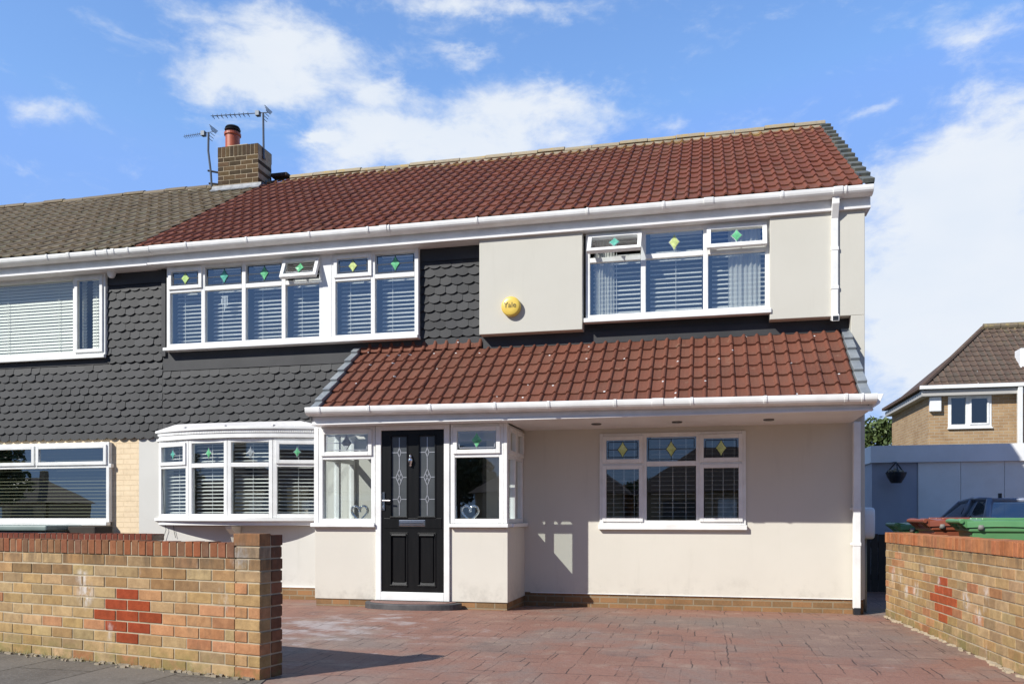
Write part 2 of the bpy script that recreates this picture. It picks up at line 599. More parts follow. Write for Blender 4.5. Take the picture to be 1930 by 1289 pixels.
def m_leaf(name, c, c2):
    m, N, b = new_mat(name)
    at = N.n('ShaderNodeAttribute', attribute_name='tint').outputs['Color']
    r = N.n('ShaderNodeSeparateColor', at).outputs[0]
    N.put(b, 'Base Color', N.mix(r, c, c2))
    N.put(b, 'Roughness', .6)
    N.put(b, 'Subsurface Weight', 0.0)
    return m


M = {}
M['upvc'] = plain('white_upvc', (.84, .84, .82), .32, (.74, .735, .71), 5.0)
M['upvc_old'] = plain('neighbour_upvc', (.82, .82, .79), .35, (.72, .715, .68), 5.0)
M['soffit'] = plain('white_soffit_board', (.80, .78, .77), .4, (.72, .70, .69), 1.5)
M['cream'] = m_render('cream_render', (.64, .607, .53), (.605, .57, .495))
M['panel'] = m_render('cream_panel', (.575, .555, .49), (.545, .525, .46))
M['grey_render'] = m_render('pale_render', (.62, .605, .56), (.575, .56, .515))
M['dark'] = plain('charcoal_paint', (.024, .024, .026), .6, (.036, .036, .038), 2.5, .25, 90)
M['dark_tile'] = None
M['glass'] = m_glass('window_glass', 1.7, .11)
M['glass_up'] = m_glass('upper_window_glass', 1.8, .25)
M['lead'] = plain('lead_strip', (.035, .037, .04), .45, metal=.6)
M['bright_lead'] = plain('bright_came', (.50, .50, .52), .35, metal=.7)
M['blind'] = plain('blind_slat', (.80, .79, .76), .5)
M['blind_cream'] = plain('cream_blind_slat', (.80, .77, .68), .5)
_m = bpy.data.materials.new('net_curtain')
_m.use_nodes = True
_t = _m.node_tree
for _n in list(_t.nodes):
    _t.nodes.remove(_n)
_N = NT(_t)
_d = _N.n('ShaderNodeBsdfDiffuse', (.80, .80, .76))
_x = _N.n('ShaderNodeMixShader', .55, _N.n('ShaderNodeBsdfTransparent', (1, 1, 1)).outputs[0], _d.outputs[0])
_N.n('ShaderNodeOutputMaterial', _x.outputs[0])
M['net'] = _m
M['curtain'] = plain('pale_curtain', (.72, .72, .68), .9, (.62, .62, .58), 8)
M['room'] = plain('room_wall', (.30, .28, .26), .9)
M['room_dark'] = plain('room_floor', (.09, .075, .06), .8)
M['porch_in'] = plain('porch_inner_wall', (.72, .69, .60), .9)
M['black_door'] = plain('black_door_skin', (.006, .0062, .0066), .36, (.009, .009, .0095), 4, .12, 120, spec=.22, stretch=(6, 6, .6))
M['chrome'] = plain('chrome', (.82, .82, .84), .12, metal=1)
M['yellow'] = plain('yellow_plastic', (.78, .56, .10), .35, (.72, .50, .09), 6)
M['dark_text'] = plain('dark_lettering', (.12, .09, .03), .5)
M['slate_verge'] = plain('grey_verge_plastic', (.19, .21, .225), .4, (.26, .28, .29), 6)
M['verge_moss'] = plain('weathered_verge', (.065, .080, .088), .7, (.16, .155, .12), 9, .3, 60)
M['mortar'] = plain('mortar', (.46, .38, .265), .95, (.34, .275, .185), 9, .6, 90)
M['blind_olive'] = plain('olive_blind_slat', (.26, .255, .17), .5)
M['mortar_dark'] = plain('old_mortar', (.36, .30, .22), .95, (.22, .18, .12), 9, .6, 90)
M['flash'] = plain('lead_flashing', (.36, .37, .38), .6, (.20, .21, .22), 9, .3, 40)
M['ridge'] = m_tiles('ridge_tile', (.30, .25, .18), (.36, .30, .20), (.46, .30, .06), (6.9, 7.25), .4)
M['ridge_old'] = m_tiles('old_ridge_tile', (.15, .12, .08), (.20, .16, .11), (.30, .24, .10), (6.9, 7.4), .5)
M['tile_red'] = m_tiles('red_roof_tile', (.145, .043, .025), (.186, .060, .034), (.36, .24, .08), (6.4, 7.2), .4, .0)
M['tile_porch'] = m_tiles('porch_roof_tile', (.128, .043, .026), (.168, .060, .036), (.26, .15, .10), None, .22, .12)
M['tile_grey'] = m_tiles('weathered_roof_tile', (.150, .108, .066), (.205, .158, .102), (.25, .20, .11), (6.6, 7.3), .55)
M['tile_brown'] = m_tiles('brown_roof_tile', (.085, .055, .042), (.125, .085, .062), (.24, .19, .09), (5.5, 8.0), .4, .02)
M['brick'] = None
M['pot'] = plain('terracotta', (.42, .10, .045), .4, (.36, .085, .04), 8)
M['black'] = plain('black_metal', (.018, .02, .025), .45)
M['alu'] = plain('grey_aerial_metal', (.10, .12, .15), .5, metal=.3)
M['plinth'] = m_brickface('plinth_brick', (.31, .165, .075), (.19, .12, .06), (.26, .21, .14))
M['cream_brick'] = m_brickface('cream_painted_brick', (.80, .645, .44), (.75, .60, .40), (.70, .55, .36), bs=.45)
M['tan_brick'] = m_brickface('tan_brick', (.42, .285, .155), (.34, .215, .115), (.40, .33, .24), 1.2)
M['garage'] = plain('white_garage_paint', (.84, .84, .84), .6, (.76, .76, .75), 1.5, .1, 50)
M['garage_grey'] = plain('blue_grey_paint', (.40, .41, .46), .7, (.36, .37, .42), 2, .1, 50)
M['door_white'] = plain('white_door_panel', (.85, .85, .81), .5, (.78, .77, .72), 2)
M['green'] = plain('green_bin_plastic', (.085, .225, .085), .38, (.105, .255, .10), 5, .1, 40)
M['brown'] = plain('brown_bin_plastic', (.20, .055, .028), .4, (.235, .065, .032), 5, .1, 40)
M['bin_grey'] = plain('bin_wheel_grey', (.42, .40, .37), .6)
M['pin'] = plain('hinge_pin_grey', (.20, .19, .17), .7)
M['rubber'] = plain('rubber', (.02, .02, .02), .8)
M['carpaint'] = plain('blue_grey_car_paint', (.24, .27, .34), .28, metal=.2)
M['carglass'] = m_glass('car_glass', 1.6, .30, (.40, .48, .50))
M['redlamp'] = plain('red_lamp', (.35, .02, .015), .2)
M['asphalt'] = plain('asphalt', (.05, .05, .052), .9, (.065, .064, .062), 3, .6, 120)
M['earth'] = plain('earth', (.075, .085, .035), .95, (.10, .085, .05), 1.5, .6, 20)
M['drive'] = m_drive()
M['slabs'] = m_slabs()
M['stepedge'] = plain('step_edging', (.045, .045, .048), .7, (.09, .085, .085), 8, .4, 60)
M['steptop'] = plain('step_top', (.26, .15, .12), .8, (.20, .115, .095), 5, .4, 60)
M['bark'] = plain('bark', (.06, .045, .032), .95, (.09, .07, .05), 9, .8, 25)
M['leaf'] = m_leaf('leaf_green', (.035, .065, .018), (.10, .14, .04))
M['leaf_dark'] = m_leaf('leaf_dark_green', (.022, .042, .012), (.06, .09, .025))
M['fence'] = plain('dark_fence', (.035, .028, .022), .9, (.05, .04, .03), 4)
M['greenbox'] = plain('grey_green_plastic', (.20, .26, .235), .5, (.16, .21, .19), 4)
M['white_plastic'] = plain('white_plastic', (.78, .78, .77), .4)
M['crystal'] = plain('silver_ornament', (.75, .77, .78), .08, metal=1)
M['wood_pale'] = plain('pale_wood', (.50, .42, .30), .6)
M['downlight'] = plain('downlight_rim', (.10, .095, .09), .4, metal=.5)


def m_stained(name, c):
    m, N, b = new_mat(name)
    co = objco(N)
    f = N.noise(co, 22, 3, .6)
    N.put(b, 'Base Color', N.mix(N.step(f, .3, .75), c, tuple(min(1, k * 1.5 + .05) for k in c)))
    N.put(b, 'Roughness', .08)
    return m


M['st_green'] = m_stained('green_glass', (.10, .36, .17))
M['st_teal'] = m_stained('teal_glass', (.08, .32, .25))
M['st_yellow'] = m_stained('yellow_glass', (.45, .53, .20))
M['st_lime'] = m_stained('lime_glass', (.36, .50, .17))
M['st_clear'] = m_stained('clear_bevel', (.24, .27, .28))


def m_darktile():
    m, N, b = new_mat('charcoal_hung_tile')
    co = objco(N)
    at = N.n('ShaderNodeAttribute', attribute_name='tint').outputs['Color']
    r = N.n('ShaderNodeSeparateColor', at).outputs[0]
    col = N.mix(r, (.020, .0205, .022), (.035, .0355, .038))
    f = N.noise(co, 1.4, 6, .65)
    col = N.mix(N.m('MULTIPLY', N.step(f, .45, .75), .5), col, (.045, .045, .046))
    w = N.noise(co, 16, 6, .75)
    col = N.mix(N.m('MULTIPLY', N.step(w, .74, .80), .55), col, (.22, .22, .22))
    N.put(b, 'Base Color', col)
    N.put(b, 'Roughness', .62)
    N.put(b, 'Specular IOR Level', .35)
    bump(N, b, N.noise(co, 130, 4, .6), .3, .004)
    return m


M['dark_tile'] = m_darktile()


# ------------------------------------------------------------------ shared builders
def frame_T(o, ux, nx):
    """local (along, inward, up) -> world"""
    o, ux, nx = Vector(o), Vector(ux).normalized(), Vector(nx).normalized()
    return lambda u, n, z: o + ux * u + nx * n + Vector((0, 0, z))


def front_T(Y):
    return lambda u, n, z: Vector((u, Y + n, z))


def wall_holes(mb, x0, x1, z0, z1, y0, y1, holes, mi=0, ins=None):
    """a wall slab with rectangular openings (front, back, reveals and ends); ins: material of the inner face"""
    xs = sorted({x0, x1, *[min(max(h[0], x0), x1) for h in holes], *[min(max(h[1], x0), x1) for h in holes]})
    zs = sorted({z0, z1, *[min(max(h[2], z0), z1) for h in holes], *[min(max(h[3], z0), z1) for h in holes]})
    inn = mi if ins is None else ins

    def solid(i, k):
        if i < 0 or k < 0 or i >= len(xs) - 1 or k >= len(zs) - 1:
            return False
        cx, cz = (xs[i] + xs[i + 1]) / 2, (zs[k] + zs[k + 1]) / 2
        return not any(h[0] < cx < h[1] and h[2] < cz < h[3] for h in holes)
    for i in range(len(xs) - 1):
        for k in range(len(zs) - 1):
            if not solid(i, k):
                continue
            a, b, c, d = xs[i], xs[i + 1], zs[k], zs[k + 1]
            mb.add([(a, y0, c), (b, y0, c), (b, y0, d), (a, y0, d)], [(0, 1, 2, 3)], mi=mi)
            mb.add([(a, y1, c), (b, y1, c), (b, y1, d), (a, y1, d)], [(3, 2, 1, 0)], mi=inn)
            if not solid(i - 1, k): mb.add([(a, y0, c), (a, y1, c), (a, y1, d), (a, y0, d)], [(3, 2, 1, 0)], mi=mi)
            if not solid(i + 1, k): mb.add([(b, y0, c), (b, y1, c), (b, y1, d), (b, y0, d)], [(0, 1, 2, 3)], mi=mi)
            if not solid(i, k - 1): mb.add([(a, y0, c), (b, y0, c), (b, y1, c), (a, y1, c)], [(3, 2, 1, 0)], mi=mi)
            if not solid(i, k + 1): mb.add([(a, y0, d), (b, y0, d), (b, y1, d), (a, y1, d)], [(0, 1, 2, 3)], mi=mi)
    return mb


def window(parent, T, U, z0, z1, zt, cells, diamonds=None, blind=None, glass='glass', upvc='upvc', sill=None,
           fo=.052, mu=.058, depth=.07, lead='lead', label=None, name='window', dsize=1.0, merge=False):
    """a framed window. U: mullion lines; zt: transom height (None = none); cells: per column (upper, lower) of
    'f' fixed light, 's' closed casement, ('o', angle) top-hung casement open by that angle."""
    fr = MB(T)
    n = len(U) - 1
    fr.box(U[0], U[0] + fo, 0, depth, z0, z1)
    fr.box(U[-1] - fo, U[-1], 0, depth, z0, z1)
    for u in U[1:-1]:
        fr.box(u - mu / 2, u + mu / 2, 0, depth, zt - mu / 2 if merge else z0, z1)
    if merge:
        fr.box(U[0] + fo, U[-1] - fo, .001, depth - .001, z0, z0 + fo)
    G = MB(T)
    lm = MB(T)
    subs = []
    for i in range(n):
        a = U[i] + (fo if i == 0 else mu / 2)
        b = U[i + 1] - (fo if i == n - 1 else mu / 2)
        if not merge: fr.box(a, b, 0, depth, z0, z0 + fo)
        fr.box(a, b, 0, depth, z1 - fo, z1)
        if zt:
            fr.box(a, b, 0, depth, zt - mu / 2, zt + mu / 2)
            rows = [(zt + mu / 2, z1 - fo, cells[i][0]), (z0 + fo, zt - mu / 2, cells[i][1])]
            if merge:
                rows = rows[:1]
                fr.box(U[i + 1] - mu / 2 - .001, U[i + 1] + mu / 2 + .001, .002, depth - .002, zt - mu / 2 + .002, zt + mu / 2 - .002)
                if i == 0:
                    G.add([(U[0] + fo, .03, z0 + fo), (U[-1] - fo, .03, z0 + fo), (U[-1] - fo, .03, zt - mu / 2), (U[0] + fo, .03, zt - mu / 2)], [(0, 1, 2, 3)])
        else:
            rows = [(z0 + fo, z1 - fo, cells[i][1])]
        for k, (c, d, kind) in enumerate(rows):
            ang = kind[1] if isinstance(kind, tuple) else 0
            sash = kind != 'f'
            up = bool(zt) and k == 0

            def rot(u, nn, z, ang=ang, d=d):
                if not ang:
                    return T(u, nn, z)
                top = d + .035
                h = top - z
                q = nn + .022
                return T(u, -.022 + q * math.cos(ang) - h * math.sin(ang), top - h * math.cos(ang) - q * math.sin(ang))
            if sash:
                sm = MB(rot)
                o_, w = .016, .048
                a2, b2, c2, d2 = a - o_, b + o_, c - o_, d + o_
                sm.box(a2, a2 + w, -.022, .03, c2, d2)
                sm.box(b2 - w, b2, -.022, .03, c2, d2)
                sm.box(a2 + w, b2 - w, -.022, .03, c2, c2 + w)
                sm.box(a2 + w, b2 - w, -.022, .03, d2 - w, d2)
                ga, gb, gc, gd, gn = a2 + w, b2 - w, c2 + w, d2 - w, .002
                if ang:
                    sm.add([(ga, gn, gc), (gb, gn, gc), (gb, gn, gd), (ga, gn, gd)], [(0, 1, 2, 3)], mi=1)
                subs.append(('casement', sm, [M[upvc], M[glass]], .004))
            else:
                ga, gb, gc, gd, gn = a, b, c, d, .030
            if not ang:
                G.add([(ga, gn, gc), (gb, gn, gc), (gb, gn, gd), (ga, gn, gd)], [(0, 1, 2, 3)])
            if up and diamonds and diamonds[i]:
                cu, cz = (ga + gb) / 2, (gc + gd) / 2
                hw, hh = min(.060, (gb - ga) * .17) * dsize, min(.092, (gd - gc) * .40) * dsize
                L = MB(rot)
                w, f0, f1 = .0045, gn - .005, gn - .001
                if lead:
                    e = .022
                    L.box(ga + e, gb - e, f0, f1, gd - e - w, gd - e + w)
                    L.box(ga + e, gb - e, f0, f1, gc + e - w, gc + e + w)
                    L.box(ga + e - w, ga + e + w, f0, f1, gc + e, gd - e)
                    L.box(gb - e - w, gb - e + w, f0, f1, gc + e, gd - e)
                    L.box(ga + e, cu - hw, f0, f1, cz - w, cz + w)
                    L.box(cu + hw, gb - e, f0, f1, cz - w, cz + w)
                    L.box(cu - w, cu + w, f0, f1, cz + hh, gd - e)
                    L.box(cu - w, cu + w, f0, f1, gc + e, cz - hh)
                    subs.append(('leading', L, [M[lead]], 0))
                D = MB(rot)

                def dia(s, q0, q1, mi):
                    k_ = .40 if dsize > .9 else .27
                    pts = []
                    for (x1_, y1_), (x2_, y2_) in (((0, 1), (1, 0)), ((1, 0), (0, -1)), ((0, -1), (-1, 0)), ((-1, 0), (0, 1))):
                        mx_, my_ = (x1_ + x2_) * k_, (y1_ + y2_) * k_
                        for t in (0, .25, .5, .75):
                            px_ = (1 - t) ** 2 * x1_ + 2 * t * (1 - t) * mx_ + t * t * x2_
                            py_ = (1 - t) ** 2 * y1_ + 2 * t * (1 - t) * my_ + t * t * y2_
                            pts.append((cu + px_ * (hw + s), cz + py_ * (hh + s * 1.4)))
                    m_ = len(pts)
                    v = [(p[0], q0, p[1]) for p in pts] + [(p[0], q1, p[1]) for p in pts] + [(cu, q0 - .004, cz)]
                    f = [(2 * m_, j, (j + 1) % m_) for j in range(m_)] + [(j, m_ + j, m_ + (j + 1) % m_, (j + 1) % m_) for j in range(m_)]
                    D.add(v, f, mi=mi)
                dia(.009, gn - .004, gn - .001, 1)
                dia(0, gn - .010, gn - .003, 0)
                subs.append(('stained_diamond', D, [M[diamonds[i]], M['bright_lead' if lead is None else lead]], 0))
    fo_ = fr.build(name, M[upvc], parent, bevel=.005)
    if label:
        fo_['label'] = label
    G.build('pane', M[glass], fo_)
    for nm, mb, mats, bv in subs:
        mb.build(nm, mats, fo_, bevel=bv)
    if sill:
        sb = MB(T)
        sb.box(U[0] - sill[0], U[-1] + sill[0], -sill[1], .02, z0 - sill[2], z0 - .002)
        sb.build('sill', M[upvc], fo_, bevel=.006)
    if blind:
        bm = MB(T)
        n0 = blind.get('n', .12)
        pitch, hw, tilt = blind.get('pitch', .054), blind.get('hw', .024), blind.get('tilt', R(14))
        spans = blind.get('spans') or [(U[q] + .075, U[q + 1] - .045) for q in range(n)]
        for a, b in spans:
            z = (blind.get('top') or (z1 - .03))
            bm.box(a, b, n0 - .02, n0 + .02, z - .03, z)
            z -= .06
            while z > z0 + .03:
                j = random.uniform(-.0015, .0015)
                dy, dz = hw * math.cos(tilt), hw * math.sin(tilt)
                bm.add([(a, n0 - dy, z - dz + j), (b, n0 - dy, z - dz + j), (b, n0, z + .003), (a, n0, z + .003), (b, n0 + dy, z + dz - j), (a, n0 + dy, z + dz - j)],
                       [(0, 1, 2, 3), (3, 2, 4, 5)])
                bm.add([(a, n0 - dy, z - dz + j - .0022), (b, n0 - dy, z - dz + j - .0022), (b, n0 + dy, z + dz - j - .0022), (a, n0 + dy, z + dz - j - .0022)], [(3, 2, 1, 0)])
                z -= pitch
            for c in blind.get('cords', (.22, .78)):
                u = a + (b - a) * c
                bm.box(u - .003, u + .003, n0 - hw - .003, n0 - hw - .001, z0 + .05, z1 - .05)
        bm.build('blind', M[blind.get('mat', 'blind')], fo_)
    return fo_


def tile_roof(x0, x1, ye, ze, yr, zr, rows, period=.15, amp=.024, lift=.022, tilew=2, hip=None, roll=.34):
    """interlocking concrete tiles: courses of rolled tiles lapped down the slope, each tile a little out of true"""
    mb = MB()
    dy, dz = yr - ye, zr - ze
    Ls = math.hypot(dy, dz)
    sy, sz = dy / Ls, dz / Ls
    ny, nz = -sz, sy
    g = Ls / rows
    npc = max(1, round((x1 - x0) / period))
    per = (x1 - x0) / npc
    us = [0, .30, .62, .70, .80, .90, .98]
    if hip is None:
        hip = lambda s: (x0, x1)

    def prof(f):
        if f < .64: return -.004 * math.sin(f / .64 * math.pi)
        return amp * math.sin((f - .64) / .36 * math.pi) ** .8
    for r in range(rows):
        s0, s1 = r * g - (.02 if r else 0.0), (r + 1) * g + .03
        if r == rows - 1: s1 = (r + 1) * g
        xa, xb = hip((r + .5) * g / Ls)
        i0, i1 = round((xa - x0) / per), round((xb - x0) / per)
        for t in range(i0 // tilew, -(-i1 // tilew)):
            tint = (random.random(), random.random(), 0)
            jl, js, jr = random.uniform(-.003, .004), random.uniform(-.006, .006), random.uniform(-.004, .004)
            cols = []
            for i in range(max(i0, t * tilew), min(i1, (t + 1) * tilew)):
                for u in us:
                    cols.append((x0 + (i + u) * per, prof(u), (i + u) / tilew - t))
            if not cols:
                continue
            i_end = min(i1, (t + 1) * tilew)
            cols.append((x0 + i_end * per - .002, prof(.99), 1.0))
            vs, fs = [], []
            for x, h, q in cols:
                o = h + lift + jl + jr * (q - .5)
                vs.append((x, ye + sy * (s0 + js) + ny * (o - .026), ze + sz * (s0 + js) + nz * (o - .026)))
                vs.append((x, ye + sy * (s0 + js) + ny * (o - .003), ze + sz * (s0 + js) + nz * (o - .003)))
                vs.append((x, ye + sy * (s0 + js + .008) + ny * o, ze + sz * (s0 + js + .008) + nz * o))
                vs.append((x, ye + sy * s1 + ny * (h + .001), ze + sz * s1 + nz * (h + .001)))
            for k in range(len(cols) - 1):
                fs = [(k * 4 + j, (k + 1) * 4 + j, (k + 1) * 4 + j + 1, k * 4 + j + 1) for j in range(3)]
                b0 = len(mb.v)
                for f in fs:
                    mb.f.append(tuple(b0 + q for q in f))
                    mb.c.append((tint[0], tint[1], 1.0 if cols[k][1] < .004 and cols[k + 1][1] < .006 else 0.0))
                    mb.mi.append(0)
            mb.v.extend(vs)
    return mb


def scallops(mb, x0, x1, z0, z1, y, w=.152, h=.108, phase=0):
    """tile hanging: lapped tiles with rounded tails"""
    rows = max(1, round((z1 - z0) / h))
    hh = (z1 - z0) / rows
    for r in range(rows):
        za = z0 + r * hh
        off = (w / 2 if r % 2 else 0) + phase
        i = math.floor((x0 - off) / w) - 1
        while True:
            a = off + i * w
            i += 1
            if a >= x1: break
            b = a + w
            if b <= x0: continue
            g = .0006
            drop = random.uniform(-.004, .004) - (.012 if random.random() < .03 else 0)
            bot = []
            for k in range(0, 9):
                q = k / 8
                bot.append((a + g + (w - 2 * g) * q, za + .028 * abs(2 * q - 1) ** 2.2 + drop))
            top = min(z1, za + hh + .045)
            pts = bot + [(b - g, top), (a + g, top)]
            pts = [(min(max(px, x0), x1), pz) for px, pz in pts]
            jt = random.uniform(-.002, .003)
            jw = random.uniform(-.004, .004)
            span = top - za
            fv, bv = [], []
            for px, pz in pts:
                q = (pz - za) / span
                n = .026 * (1 - q) + .003 + jt + jw * (px - a - w / 2) / w * 2
                fv.append((px, y - n, pz)); bv.append((px, y - n + .018, pz))
            m = len(pts)
            tint = (random.random(), 0, 0)
            mb.add(fv + bv, [tuple(range(m))] + [(j, m + j, m + (j + 1) % m, (j + 1) % m) for j in range(m)], tint)
    return mb


GUT = [(0, 0), (-.012, 0), (-.012, -.012), (-.060, -.014), (-.094, -.002), (-.106, -.002), (-.110, -.010), (-.108, -.034), (-.103, -.052), (-.090, -.068), (-.068, -.080), (-.030, -.086), (0, -.086)]


GUT = [(p * 1.12 - .022 if p else -.014, q * 1.12) for p, q in GUT]


def gutter(parent, x0, x1, y, z, joints, mat='upvc', drop=0.0):
    """ogee gutter whose back stands at y, with union clips; drop = fall in height from x0 to x1"""
    g = MB(lambda u, p, q: Vector((u, p, q - drop * (u - x0) / (x1 - x0))))
    g.prism([(y + p, z + q) for p, q in GUT], x0, x1, 'x')
    go = g.build('gutter', M[mat], parent, bevel=.003)
    for xj, wj in joints:
        c = MB(lambda u, p, q: Vector((u, p, q - drop * (u - x0) / (x1 - x0))))
        c.prism([(y + p * 1.05 - .002, z + .004 + q * 1.07) for p, q in GUT], xj - wj / 2, xj + wj / 2, 'x')
        c.build('gutter_clip', M[mat], go, bevel=.002)
    return go


BRICK_TAN = [(.38, .245, .115), (.41, .27, .13), (.355, .225, .105), (.43, .30, .155), (.39, .275, .15), (.33, .23, .125), (.45, .31, .165)]
BRICK_PINK = [(.42, .21, .105), (.45, .235, .12), (.38, .18, .09)]
BRICK_BROWN = [(.30, .175, .085), (.27, .165, .085), (.32, .19, .09)]
BRICK_RED = (.28, .055, .020)


def jitc(c, k=.08):
    f = 1 + random.uniform(-k, k)
    return tuple(max(.01, v * f * (1 + random.uniform(-.04, .04))) for v in c)


def brick_courses(mb, length, courses, ch, thick, colour, L=.225, mj=.010, u0=0.0, zb=0.0, mort=True, jit=.0035, headers=False):
    for r in range(courses):
        off = -(L / 2) if r % 2 else 0
        u = u0 + off
        i = 0
        while u < u0 + length - .01:
            a, b = max(u, u0), min(u + L, u0 + length)
            if b - a > .03:
                j1, j2 = random.uniform(0, jit), random.uniform(-jit * .4, jit * .4)
                mb.box(a + mj / 2, b - mj / 2, j1, thick - j1, zb + r * ch + mj / 2 + j2, zb + (r + 1) * ch - mj / 2 + j2, colour(r, (a + b) / 2, i))
            u += L
            i += 1
    if mort:
        mb.box(u0 + .006, u0 + length - .006, .006, thick - .006, zb + .001, zb + courses * ch - .004, (1, 1, 1), 1)
    return mb


def soldiers(mb, u0, u1, z0, z1, thick, colour, w=.075, mj=.009, n0=-.004):
    n = max(1, round((u1 - u0) / w))
    w = (u1 - u0) / n
    for i in range(n):
        j = random.uniform(-.004, .003)
        mb.box(u0 + i * w + mj / 2, u0 + (i + 1) * w - mj / 2, n0 + random.uniform(0, .004), thick + .004, z0 + .004, z1 + j, colour(i))
    mb.box(u0 + .004, u1 - .004, n0 + .007, thick - .003, z0, z1 - .010, (1, 1, 1), 1)
    return mb


def foliage(mb, c, r, n, leaf=.09, seed=1, squash=1.0, clumps=14):
    """leaf-sized faces gathered in clumps through an uneven crown"""
    rnd = random.Random(seed)
    cs = []
    for k in range(clumps):
        t, p = rnd.uniform(0, 2 * math.pi), math.acos(rnd.uniform(-.75, 1))
        q = r * rnd.uniform(.35, .85)
        cs.append((Vector((c[0] + q * math.sin(p) * math.cos(t), c[1] + q * math.sin(p) * math.sin(t), c[2] + q * math.cos(p) * squash)), r * rnd.uniform(.24, .46), rnd.random()))
    for k in range(n):
        cc, cr, ct = rnd.choice(cs)
        d = Vector((rnd.gauss(0, 1), rnd.gauss(0, 1), rnd.gauss(0, 1))).normalized() * cr * rnd.uniform(.3, 1.0) ** .6
        p = cc + d
        a = Vector((rnd.gauss(0, 1), rnd.gauss(0, 1), rnd.gauss(0, 1))).normalized()
        b = a.cross(Vector((rnd.gauss(0, 1), rnd.gauss(0, 1), rnd.gauss(0, 1)))).normalized()
        s = leaf * rnd.uniform(.6, 1.3)
        mb.add([p - a * s, p + b * s * .5, p + a * s, p - b * s * .5], [(0, 1, 2, 3)], (min(1, max(0, ct * .7 + rnd.uniform(0, .4))), 0, 0))
    return mb


def tree(x, y, h, r, label, group, leaf='leaf', n=5000, seed=3, lsize=.11, z0=0.0):
    t = thing('tree', (x, y, z0), label, 'tree', group)
    tr = MB()
    rnd = random.Random(seed)
    top = h - r * 1.1
    tr.tube([(x, y, z0 - .1), (x + .04 * h * .1, y, z0 + top * .5), (x, y, z0 + top), (x + .1, y, z0 + h - r * .7)], [h * .028, h * .022, h * .016, h * .006], 8)
    for k in range(7):
        a = k * 2.4 + rnd.random()
        zz = z0 + top * rnd.uniform(.75, 1.05)
        e = Vector((x + math.cos(a) * r * .7, y + math.sin(a) * r * .7, zz + r * rnd.uniform(.35, .9)))
        s = Vector((x, y, zz))
        tr.tube([s, s.lerp(e, .5) + Vector((0, 0, r * .08)), e], [h * .011, h * .007, h * .002], 6)
    tr.build('trunk', M['bark'], t, smooth=True)
    cr = MB()
    foliage(cr, (x, y, z0 + h - r), r, n, lsize, seed, 1.0, 20)
    cr.build('crown', M[leaf], t)
    return t


# ------------------------------------------------------------------ ground
def ground_z(y):
    return 0.0 if y < 8.9 else -.055 * min(1.0, (y - 8.9) / 1.25)


g = MB()
g.box(-600, 600, -600, 900, -.6, -.14)
tag(g.build('ground', M['earth']), kind='structure')
g = MB()
xs_, ys_ = np.linspace(-15, 12, 28), [3.6, 5, 6, 7, 8, 8.9, 9.2, 9.5, 9.8, 10.15, 10.6, 12, 14, 16, 18, 20]
for i in range(len(xs_) - 1):
    for j in range(len(ys_) - 1):
        a, b, c, d = xs_[i], xs_[i + 1], ys_[j], ys_[j + 1]
        g.add([(a, c, ground_z(c)), (b, c, ground_z(c)), (b, d, ground_z(d)), (a, d, ground_z(d))], [(0, 1, 2, 3)])
tag(g.build('driveway', M['drive']), kind='structure')
# pavement in front of the left wall; road further out
WC = Vector((-2.82, 4.855, 0))
WD, WN = Vector((-.9764, .2159, 0)), Vector((.2159, .9764, 0))
g = MB()
e0 = WC + WN * .03 + WD * -.02
pv = [e0, WC + WN * .03 + WD * 14, Vector((-17, 1.2, 0)), Vector((-2.2, 1.2, 0)), Vector((-2.62, 4.3, 0))]
g.prism([(p.x, p.y) for p in pv], -.1, .006, 'z')
tag(g.build('pavement', M['slabs']), kind='structure')
g = MB()
g.box(-2.15, 14, 1.2, 3.59, -.12, -.004)
tag(g.build('footway', M['slabs']), kind='structure')
g = MB()
g.box(-60, 60, -6.5, 1.05, -.13, -.11)
tag(g.build('road', M['asphalt']), kind='structure')
g = MB()
for k in range(60):
    g.box(-30 + k * .915, -30 + k * .915 + .905, 1.06, 1.19, -.13, .004)
tag(g.build('kerb', M['mortar_dark']), kind='structure')

# ------------------------------------------------------------------ main planes of the house
YM, YL, YP, YE = 10.15, 10.22, 9.20, 9.98      # right-hand wall, left-hand wall, porch front, main fascia
XPARTY = -7.64
XR = PX(1630, YM)
XV = 1.80
XPL, XPRT = PX(592, YP), PX(956, YP)           # porch left and right corners
YR, ZR, ZE = 13.5, 7.07, 4.765                 # ridge and eaves
house = thing('semi_detached_house', (-3.0, 10.15, 0),
              'cream rendered semi-detached house with red tiled roof, black front door and tiled porch canopy', 'house')

# window openings
U1 = [PX(x, 10.12) for x in (315, 383.5, 460, 535, 609)]
U2 = [PX(x, 10.12) for x in (626, 703.5, 789)]
U3 = [PX(x, 10.08) for x in (1104, 1212.5, 1330, 1451)]
U4 = [PX(x, 10.125) for x in (1130, 1214, 1316.5, 1406)]
UZ0, UZ1, UZT = 3.40, 4.53, 4.19
h_up_left = (U1[0] + .02, U2[-1] - .02, UZ0 + .01, UZ1 - .01)
h_up_right = (U3[0] + .01, U3[-1] - .01, 3.45, 4.52)
h_low_right = (U4[0] + .02, U4[-1] - .02, .97, 2.07)
XB0 = -7.5
h_bay = (XB0 + .05, -5.06, 1.00, 2.08)
XIN = PX(915, YM)                              # inner corner: left wall meets the extension's wall
h_porch_in = (PX(790, YL), PX(915, YL), .0, 2.02)
XSTEP = PX(909, 10.1)

